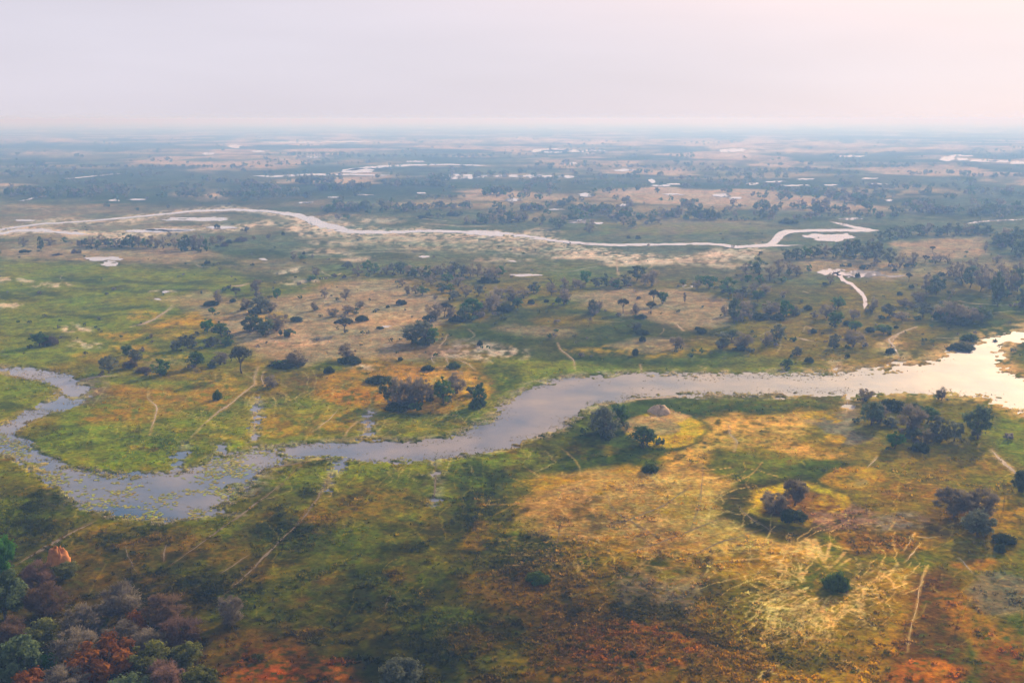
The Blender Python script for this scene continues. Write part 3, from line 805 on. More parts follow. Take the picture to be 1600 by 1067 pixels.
# near ground: saturation raised, vignette-like darkening toward the viewer painted into the colour
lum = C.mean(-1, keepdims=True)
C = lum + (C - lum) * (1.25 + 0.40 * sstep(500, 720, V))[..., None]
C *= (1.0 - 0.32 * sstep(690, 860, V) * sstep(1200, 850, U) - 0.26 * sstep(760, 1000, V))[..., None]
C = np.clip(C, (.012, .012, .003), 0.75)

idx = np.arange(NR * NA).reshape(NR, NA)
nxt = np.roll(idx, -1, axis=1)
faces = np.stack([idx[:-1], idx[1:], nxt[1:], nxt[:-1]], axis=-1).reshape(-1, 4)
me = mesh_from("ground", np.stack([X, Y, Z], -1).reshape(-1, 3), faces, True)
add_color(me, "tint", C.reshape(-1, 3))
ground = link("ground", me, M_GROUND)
ground["kind"] = "structure"

RLOG = radii


def _ij(x, y):
    r = np.hypot(x, y); a = np.arctan2(x, y)
    i = np.clip(np.searchsorted(radii, r), 1, NR - 1)
    i = np.where(r - radii[i - 1] < radii[i] - r, i - 1, i)
    j = np.clip(np.searchsorted(ang, a), 1, NA - 1)
    j = np.where(a - ang[j - 1] < ang[j] - a, j - 1, j)
    return i, j


def ground_z(x, y):
    i, j = _ij(np.asarray(x, float), np.asarray(y, float))
    return Z[i, j]


def ground_tint(x, y):
    i, j = _ij(np.asarray(x, float), np.asarray(y, float))
    return C[i, j], D[i, j]


# ------------------------------------------------------------------ water
def flat_outline(name, pts_px, z, mat, kind="structure", ragged=0.0, seed=0):
    """a level sheet from an outline given by places of the photograph"""
    p = np.asarray(pts_px, float)
    out = []
    for i in range(len(p)):
        a, b = p[i], p[(i + 1) % len(p)]
        n = max(1, int(np.hypot(*(b - a)) / 1.5)) if ragged else 1
        for k in range(n):
            out.append(a + (b - a) * k / n)
    out = np.array(out)
    if ragged:
        c = out.mean(0)
        out[:, 0] += ragged * 2.2 * (fbm(out[:, 0] / 9, out[:, 1] / 3, seed, 3) - .5) * 2
        out[:, 1] += ragged * .55 * (fbm(out[:, 0] / 7 + 40, out[:, 1] / 3, seed + 3, 3) - .5) * 2
    w = [ground_at(*q) for q in out]
    me = bpy.data.meshes.new(name)
    me.from_pydata([(x, y, z) for x, y in w], [], [list(range(len(w)))])
    me.update()
    o = link(name, me, mat)
    o["kind"] = kind
    return o


# the near river, its pond and loop: a level sheet that the banks cut off
xs = [ground_at(-420, 560), ground_at(2000, 470), ground_at(2000, 860), ground_at(-420, 860)]
def corner(px, py): return ground_at(px, py)
flat_outline("river", [(-300, 545), (300, 560), (700, 560), (1300, 545), (1480, 505), (1850, 440), (1850, 800), (1560, 690), (900, 760), (600, 830), (-300, 850)], 0.0, M_WATER)


def ribbon(name, line, z, mat, seed=0, rag=0.5, kind="structure", tint=None, drape=False, label=None):
    """a ribbon along a line of (x, y, half width) places; half width measured across in the photograph"""
    p = np.asarray(line, float)
    # resample smoothly
    seg = np.hypot(np.diff(p[:, 0]), np.diff(p[:, 1]) * YS)
    t = np.concatenate([[0], np.cumsum(seg)])
    n = max(6, int(t[-1] / 4))
    q = np.linspace(0, t[-1], n)
    pu = np.interp(q, t, p[:, 0]); pv = np.interp(q, t, p[:, 1]); pw = np.interp(q, t, p[:, 2])
    k = np.array([1, 2, 3, 2, 1]) / 9.0
    def sm(a):
        b = np.convolve(np.pad(a, 2, mode='edge'), k, 'valid'); b[0] = a[0]; b[-1] = a[-1]; return b
    pu, pv = sm(pu), sm(pv)
    pu = pu + rag * 3 * (fbm(q / 22, q * 0 + seed, seed, 3) - .5) * 2
    pv = pv + rag * 1.0 * (fbm(q / 18, q * 0 + seed + 9, seed + 2, 3) - .5) * 2
    w = np.array([ground_at(a, b) for a, b in zip(pu, pv)])
    tu = np.gradient(pu); tv = np.gradient(pv); tl = np.hypot(tu, tv) + 1e-9
    nu, nv = -tv / tl, tu / tl
    hw = pw * (1.0 if not drape else 1.0)
    if not drape:
        hw = hw * np.clip(np.minimum(q, q[-1] - q) / (q[-1] * .05 + 4), .15, 1)
    if drape:
        hw = hw * .45 * np.clip(np.minimum(q, q[-1] - q) / (q[-1] * .35), .06, 1) * (.5 + fbm(q / 16, q * 0 + 2, seed + 19, 2))
    hl = hw * (1 + rag * 1.3 * (fbm(q / 8, q * 0 + 3, seed + 5, 3) - .5) * 2)
    hr = hw * (1 + rag * 1.3 * (fbm(q / 8, q * 0 + 8, seed + 7, 3) - .5) * 2)
    Lp = np.array([ground_at(a, b) for a, b in zip(pu + nu * hl, pv + nv * hl)])
    Rp = np.array([ground_at(a, b) for a, b in zip(pu - nu * hr, pv - nv * hr)])
    if drape:
        zl = ground_z(Lp[:, 0], Lp[:, 1]) + z; zr = ground_z(Rp[:, 0], Rp[:, 1]) + z
        zc = np.maximum(np.maximum(zl, zr), ground_z(w[:, 0], w[:, 1]) + z)
        zl = zr = zc
    else:
        zl = zr = np.full(n, z)
    V3 = np.concatenate([np.c_[Lp, zl], np.c_[Rp, zr]])
    i = np.arange(n - 1)
    F = np.stack([i, i + n, i + n + 1, i + 1], -1)
    me = mesh_from(name, V3, F)
    if tint is not None:
        g = fbm(np.r_[q, q] / 9, np.r_[q * 0, q * 0 + 4], seed + 11, 3)
        add_color(me, "tint", np.asarray(tint)[None, :] * (0.75 + 0.5 * g[:, None]))
    o = link(name, me, mat)
    o["kind"] = kind
    if label:
        o["label"] = label
    return o


FZ = 0.95
FN = 0.43      # nearer channels: hummocks of the marsh break the surface
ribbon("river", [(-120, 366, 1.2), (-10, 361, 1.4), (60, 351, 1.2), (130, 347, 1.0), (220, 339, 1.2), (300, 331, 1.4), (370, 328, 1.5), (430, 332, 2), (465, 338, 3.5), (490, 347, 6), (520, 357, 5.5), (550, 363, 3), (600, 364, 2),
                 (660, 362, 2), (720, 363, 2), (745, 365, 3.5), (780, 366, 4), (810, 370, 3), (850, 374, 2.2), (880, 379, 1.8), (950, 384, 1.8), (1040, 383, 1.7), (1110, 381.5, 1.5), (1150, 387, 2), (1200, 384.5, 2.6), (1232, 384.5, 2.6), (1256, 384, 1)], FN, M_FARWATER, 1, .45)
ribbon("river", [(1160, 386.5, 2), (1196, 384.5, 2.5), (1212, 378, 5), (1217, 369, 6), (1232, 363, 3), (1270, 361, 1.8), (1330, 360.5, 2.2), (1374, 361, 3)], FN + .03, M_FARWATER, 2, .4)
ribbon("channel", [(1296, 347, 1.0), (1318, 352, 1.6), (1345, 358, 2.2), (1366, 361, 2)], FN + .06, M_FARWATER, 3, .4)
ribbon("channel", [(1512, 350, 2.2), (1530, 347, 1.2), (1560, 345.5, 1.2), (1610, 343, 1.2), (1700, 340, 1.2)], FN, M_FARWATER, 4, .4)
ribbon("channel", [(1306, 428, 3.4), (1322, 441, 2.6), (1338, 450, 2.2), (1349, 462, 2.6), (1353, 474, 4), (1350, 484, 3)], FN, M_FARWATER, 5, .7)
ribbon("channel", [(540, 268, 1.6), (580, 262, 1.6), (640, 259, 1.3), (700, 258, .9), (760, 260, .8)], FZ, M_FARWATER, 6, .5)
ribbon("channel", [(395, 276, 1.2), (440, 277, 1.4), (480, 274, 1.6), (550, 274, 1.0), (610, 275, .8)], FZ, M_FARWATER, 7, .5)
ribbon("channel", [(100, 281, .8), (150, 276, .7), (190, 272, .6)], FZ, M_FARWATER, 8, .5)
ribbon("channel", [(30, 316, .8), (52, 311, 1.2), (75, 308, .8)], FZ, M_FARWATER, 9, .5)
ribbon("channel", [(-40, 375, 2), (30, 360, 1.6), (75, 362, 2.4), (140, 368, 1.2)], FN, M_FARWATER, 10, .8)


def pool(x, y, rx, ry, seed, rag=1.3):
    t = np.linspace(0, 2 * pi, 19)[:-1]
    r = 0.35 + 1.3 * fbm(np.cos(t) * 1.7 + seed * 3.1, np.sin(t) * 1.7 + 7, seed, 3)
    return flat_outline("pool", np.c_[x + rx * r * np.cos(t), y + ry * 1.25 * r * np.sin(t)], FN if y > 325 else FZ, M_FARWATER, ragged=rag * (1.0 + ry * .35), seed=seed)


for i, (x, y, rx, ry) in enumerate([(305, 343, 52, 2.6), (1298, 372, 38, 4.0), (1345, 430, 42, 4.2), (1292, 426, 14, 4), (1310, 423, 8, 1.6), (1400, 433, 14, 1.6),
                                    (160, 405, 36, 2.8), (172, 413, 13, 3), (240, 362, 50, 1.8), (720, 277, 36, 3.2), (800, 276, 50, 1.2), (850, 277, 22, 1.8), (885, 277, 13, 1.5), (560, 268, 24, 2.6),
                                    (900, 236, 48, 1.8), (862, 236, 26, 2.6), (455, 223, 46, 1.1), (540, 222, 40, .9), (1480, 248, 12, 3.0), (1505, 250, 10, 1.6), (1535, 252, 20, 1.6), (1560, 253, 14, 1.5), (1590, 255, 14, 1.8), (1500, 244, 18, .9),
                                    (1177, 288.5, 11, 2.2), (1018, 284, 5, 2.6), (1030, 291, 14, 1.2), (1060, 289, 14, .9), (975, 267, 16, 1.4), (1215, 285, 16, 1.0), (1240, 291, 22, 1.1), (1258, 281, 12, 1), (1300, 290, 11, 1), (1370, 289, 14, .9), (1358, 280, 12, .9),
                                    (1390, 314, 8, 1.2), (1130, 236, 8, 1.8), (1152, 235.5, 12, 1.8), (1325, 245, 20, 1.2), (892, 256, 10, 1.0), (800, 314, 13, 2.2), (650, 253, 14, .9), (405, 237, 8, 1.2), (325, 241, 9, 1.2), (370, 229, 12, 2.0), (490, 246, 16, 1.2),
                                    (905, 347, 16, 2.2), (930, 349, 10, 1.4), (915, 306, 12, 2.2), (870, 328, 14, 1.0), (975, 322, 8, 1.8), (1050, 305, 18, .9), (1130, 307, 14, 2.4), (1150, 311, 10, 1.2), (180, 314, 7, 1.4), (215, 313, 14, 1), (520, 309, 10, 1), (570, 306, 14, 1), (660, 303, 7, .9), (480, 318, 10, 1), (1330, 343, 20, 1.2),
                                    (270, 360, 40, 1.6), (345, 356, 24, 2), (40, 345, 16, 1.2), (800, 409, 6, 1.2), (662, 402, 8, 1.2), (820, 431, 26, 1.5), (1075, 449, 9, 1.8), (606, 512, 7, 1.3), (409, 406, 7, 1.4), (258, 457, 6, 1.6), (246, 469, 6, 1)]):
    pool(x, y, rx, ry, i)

# ------------------------------------------------------------------ trodden trails and light sandy streaks
for i, l in enumerate(TRAILS):
    if 1120 < l[0][0] < 1402 and l[0][1] > 830:      # the trampled fan is bare ground, part of the ground sheet
        continue
    ribbon("game_trail", l, 0.05, M_TRAIL, 100 + i * 3, .95 if 1120 < l[0][0] < 1460 and l[0][1] > 830 else .7, tint=trail_tint(l), drape=True)

# ------------------------------------------------------------------ trees and shrubs
rng = np.random.default_rng(11)


def tube(path, r0, r1, sides=5):
    """tapered tube along points"""
    path = np.asarray(path, float); n = len(path)
    vs, fs = [], []
    for i in range(n):
        d = path[min(i + 1, n - 1)] - path[max(i - 1, 0)]; d /= np.linalg.norm(d) + 1e-9
        a = np.cross(d, (0.3, 1, 0.2)); a /= np.linalg.norm(a) + 1e-9
        b = np.cross(d, a)
        r = r0 + (r1 - r0) * i / (n - 1)
        for k in range(sides):
            t = 2 * pi * k / sides
            vs.append(path[i] + r * (cos(t) * a + sin(t) * b))
    for i in range(n - 1):
        for k in range(sides):
            k2 = (k + 1) % sides
            fs.append((i * sides + k, i * sides + k2, (i + 1) * sides + k2, (i + 1) * sides + k))
    return np.array(vs), np.array(fs)


def join(parts):
    vs, fs, o = [], [], 0
    for v, f in parts:
        vs.append(v); fs.append(f + o); o += len(v)
    return np.concatenate(vs), np.concatenate(fs)


def crown_clumps(shape, n, r):
    """clump centres of a crown of height 1 and width 1"""
    out = []
    while len(out) < n:
        p = r.uniform(-1, 1, 3); q = np.linalg.norm(p)
        if q > 1 or q < 0.35:
            continue
        if shape == 'umbrella':
            z = 0.70 + 0.26 * (1 - (p[0] ** 2 + p[1] ** 2)) * (0.6 + .4 * p[2]); c = (p[0] * .46, p[1] * .46, z)
        elif shape == 'tall':
            c = (p[0] * .36, p[1] * .36, 0.56 + p[2] * .38)
        elif shape == 'shrub':
            c = (p[0] * .42, p[1] * .42, 0.16 + abs(p[2]) * .66 * math.sqrt(max(0, 1 - .8 * (p[0] ** 2 + p[1] ** 2))))
        else:
            c = (p[0] * .42, p[1] * .42, 0.53 + p[2] * .39)
            if shape == 'multi':
                c = (p[0] * .43, p[1] * .43, 0.46 + p[2] * .44)
        out.append(c)
    return np.array(out)


def make_tree_meshes(key, shape, W, Hh, color, color2, nclump, per, leaf, twig, seed):
    """meshes for a trunk with limbs and a crown of leaf or twig faces"""
    r = np.random.default_rng(seed)
    cl = crown_clumps(shape, nclump, r) * (W, W, Hh)
    # lopsided growth
    lean = r.normal(0, .05, 2) * Hh
    cl[:, 0] += lean[0] * cl[:, 2] / Hh; cl[:, 1] += lean[1] * cl[:, 2] / Hh
    base = Hh * (0.16 if shape in ('round', 'multi') else .38 if shape in ('umbrella', 'tall') else .05)
    parts = []
    nst = 1 if shape in ('umbrella', 'tall', 'round') else 3
    stems = []
    for s in range(nst):
        b0 = np.array([r.normal(0, .05 * W) * (nst > 1), r.normal(0, .05 * W) * (nst > 1), -.3])
        top = np.array([lean[0] * .4 + r.normal(0, .04 * W), lean[1] * .4 + r.normal(0, .04 * W), base])
        mid = (b0 + top) / 2 + r.normal(0, .02 * W, 3)
        parts.append(tube([b0, mid, top], .035 * W / (1 + .4 * (nst > 1)) + .05, .024 * W, 6)); stems.append(top)
    order = r.permutation(len(cl))[:min(len(cl), 16 if shape != 'shrub' else 5)]
    for k in order:
        st = stems[k % nst]
        e = cl[k]
        m = st + (e - st) * .5 + r.normal(0, .04 * W, 3) + np.array([0, 0, .04 * Hh])
        parts.append(tube([st, m, e], .014 * W + .02, .012, 4))
    tv, tf = join(parts)
    tme = mesh_from(key + "_trunk", tv, tf, True)
    # crown
    N = nclump * per
    ci = np.repeat(np.arange(nclump), per)
    size = r.uniform(.06, .19, nclump) * W * (0.85 if not twig else 0.9)
    dirs = r.normal(0, 1, (N, 3)); dirs /= np.linalg.norm(dirs, axis=1)[:, None]
    rad = r.uniform(0.15, 1.0, N) ** 0.6 * np.where(r.uniform(0, 1, N) < .14, 1.55, 1.0)
    P0 = cl[ci] + dirs * (rad * size[ci])[:, None] * (1, 1, .72)
    P0[:, 2] = np.maximum(P0[:, 2], .02 * Hh)
    if twig:
        ax = dirs * .8 + r.normal(0, .5, (N, 3)) + (P0 - (0, 0, base)) / W * .8 + (0, 0, .25)
        ax /= np.linalg.norm(ax, axis=1)[:, None]
        side = np.cross(ax, r.normal(0, 1, (N, 3))); side /= np.linalg.norm(side, axis=1)[:, None]
        ln = leaf * r.uniform(1.6, 3.4, N); wd = leaf * r.uniform(.22, .42, N)
    else:
        nrm = dirs + (0, 0, .5) + r.normal(0, .45, (N, 3)); nrm /= np.linalg.norm(nrm, axis=1)[:, None]
        ax = np.cross(nrm, r.normal(0, 1, (N, 3))); ax /= np.linalg.norm(ax, axis=1)[:, None]
        side = np.cross(nrm, ax)
        ln = leaf * r.uniform(.8, 1.5, N); wd = leaf * r.uniform(.5, .9, N)
    a = P0 - ax * (ln / 2)[:, None]; b = P0 + side * (wd / 2)[:, None]; c = P0 + ax * (ln / 2)[:, None]; d = P0 - side * (wd / 2)[:, None]
    vs = np.stack([a, b, c, d], 1).reshape(-1, 3)
    fs = np.arange(N * 4).reshape(N, 4)
    cme = mesh_from(key + "_crown", vs, fs)
    tone = r.uniform(0, 1, nclump)[ci] * .7 + r.uniform(0, 1, N) * .3
    col = np.asarray(color)[None] * (1 - tone[:, None]) + np.asarray(color2)[None] * tone[:, None]
    add_color(cme, "tone", np.repeat(col, 4, axis=0))
    tme.materials.append(M_BARK); cme.materials.append(M_LEAF)
    return tme, cme


# kind: (object name, words for the label, shapes, dark colour, light colour, twiggy)
KIND = {
    'b': ("bare_tree", "leafless grey-purple tree", ('round', 'multi', 'multi'), (.140, .122, .092), (.300, .265, .195), True),
    'd': ("dark_tree", "dense dark tree", ('round', 'multi', 'round'), (.058, .098, .040), (.165, .230, .105), False),
    'g': ("leafy_tree", "dark green leafy tree", ('round', 'multi', 'round'), (.046, .120, .022), (.130, .250, .050), False),
    'e': ("leafy_tree", "bright green leafy tree", ('round', 'multi', 'round'), (.030, .120, .012), (.090, .27, .030), False),
    'y': ("silvery_tree", "grey-green leafy tree", ('round', 'multi', 'round'), (.085, .108, .066), (.23, .255, .165), False),
    'u': ("umbrella_tree", "flat-topped grey-green tree", ('umbrella', 'umbrella', 'umbrella'), (.055, .065, .038), (.125, .130, .075), False),
    't': ("bare_tree", "tall thin leafless tree", ('tall', 'tall', 'tall'), (.085, .072, .076), (.20, .17, .17), True),
    'r': ("rust_tree", "rust-orange leafy tree", ('multi', 'round', 'multi'), (.150, .055, .008), (.48, .190, .020), False),
    'k': ("rust_tree", "rusty brown twiggy tree", ('multi', 'round', 'multi'), (.105, .070, .040), (.23, .150, .085), True),
    'p': ("pale_tree", "pale pink-grey bushy tree", ('multi', 'round', 'multi'), (.13, .085, .065), (.34, .215, .165), True),
    'l': ("lime_tree", "lime-green leafy tree", ('multi', 'round', 'multi'), (.075, .090, .020), (.25, .27, .060), False),
    's': ("shrub", "low dark green shrub", ('shrub', 'shrub', 'shrub'), (.030, .052, .018), (.085, .120, .044), False),
    'q': ("shrub", "low grey twiggy shrub", ('shrub', 'shrub', 'shrub'), (.070, .058, .050), (.155, .130, .105), True),
    'z': ("shrub", "low bright green shrub", ('shrub', 'shrub', 'shrub'), (.040, .085, .014), (.120, .190, .030), False),
    'o': ("shrub", "low orange shrub", ('shrub', 'shrub', 'shrub'), (.16, .05, .010), (.46, .17, .025), False),
}
AREAS = [
    (840, 220, 880, 250, "beside the distant white pool"),
    (-200, 860, 420, 1300, "in the lower left woodland"),
    (560, 556, 790, 650, "on the orange knoll above the river"),
    (900, 620, 1100, 745, "on the small island by the river bend"),
    (1320, 600, 1640, 716, "on the wooded island under the golden water"),
    (1170, 740, 1300, 830, "on the ringed mound"),
    (1430, 740, 1640, 880, "on the brown grass by the right edge"),
    (0, 495, 110, 560, "in the green meadow"),
    (110, 545, 500, 640, "on the bank above the left river loop"),
    (110, 500, 380, 545, "in the thicket beside the yellow sedge"),
    (0, 330, 362, 400, "in the belt below the far river"),
    (362, 350, 520, 415, "on the flats under the far river's bend"),
    (535, 404, 800, 446, "in the back row of the central grove"),
    (640, 446, 900, 478, "in the middle of the central grove"),
    (660, 478, 960, 560, "on the near edge of the central grove"),
    (310, 415, 660, 500, "at the back of the left tan clearing"),
    (380, 500, 660, 570, "at the front of the left tan clearing"),
    (890, 425, 1125, 455, "behind the right tan clearing"),
    (900, 455, 1125, 570, "on the right tan clearing"),
    (1125, 405, 1282, 450, "at the back of the right grove"),
    (1120, 450, 1282, 512, "at the front of the right grove"),
    (1110, 512, 1282, 590, "between the right grove and the river"),
    (1215, 385, 1400, 418, "in the belt below the white pool"),
    (1360, 350, 1552, 385, "in the row behind the pale clearing"),
    (1545, 350, 1640, 412, "in the clump right of the pale clearing"),
    (1400, 386, 1490, 427, "on the near edge of the pale clearing"),
    (1478, 412, 1640, 485, "in the woods before the pale clearing"),
    (1280, 410, 1480, 480, "on the grass round the white channel"),
    (1280, 480, 1480, 560, "in the bush below the white channel"),
    (1480, 480, 1640, 560, "beside the golden inlet"),
    (700, 325, 960, 372, "behind the far river's middle reach"),
    (960, 330, 1215, 380, "behind the far river's straight reach"),
    (560, 980, 700, 1100, "at the bottom edge on dark grass"),
    (1270, 880, 1340, 940, "at the hub of the pale trails"),
    (780, 880, 900, 930, "in the dark tussock patch"),
]
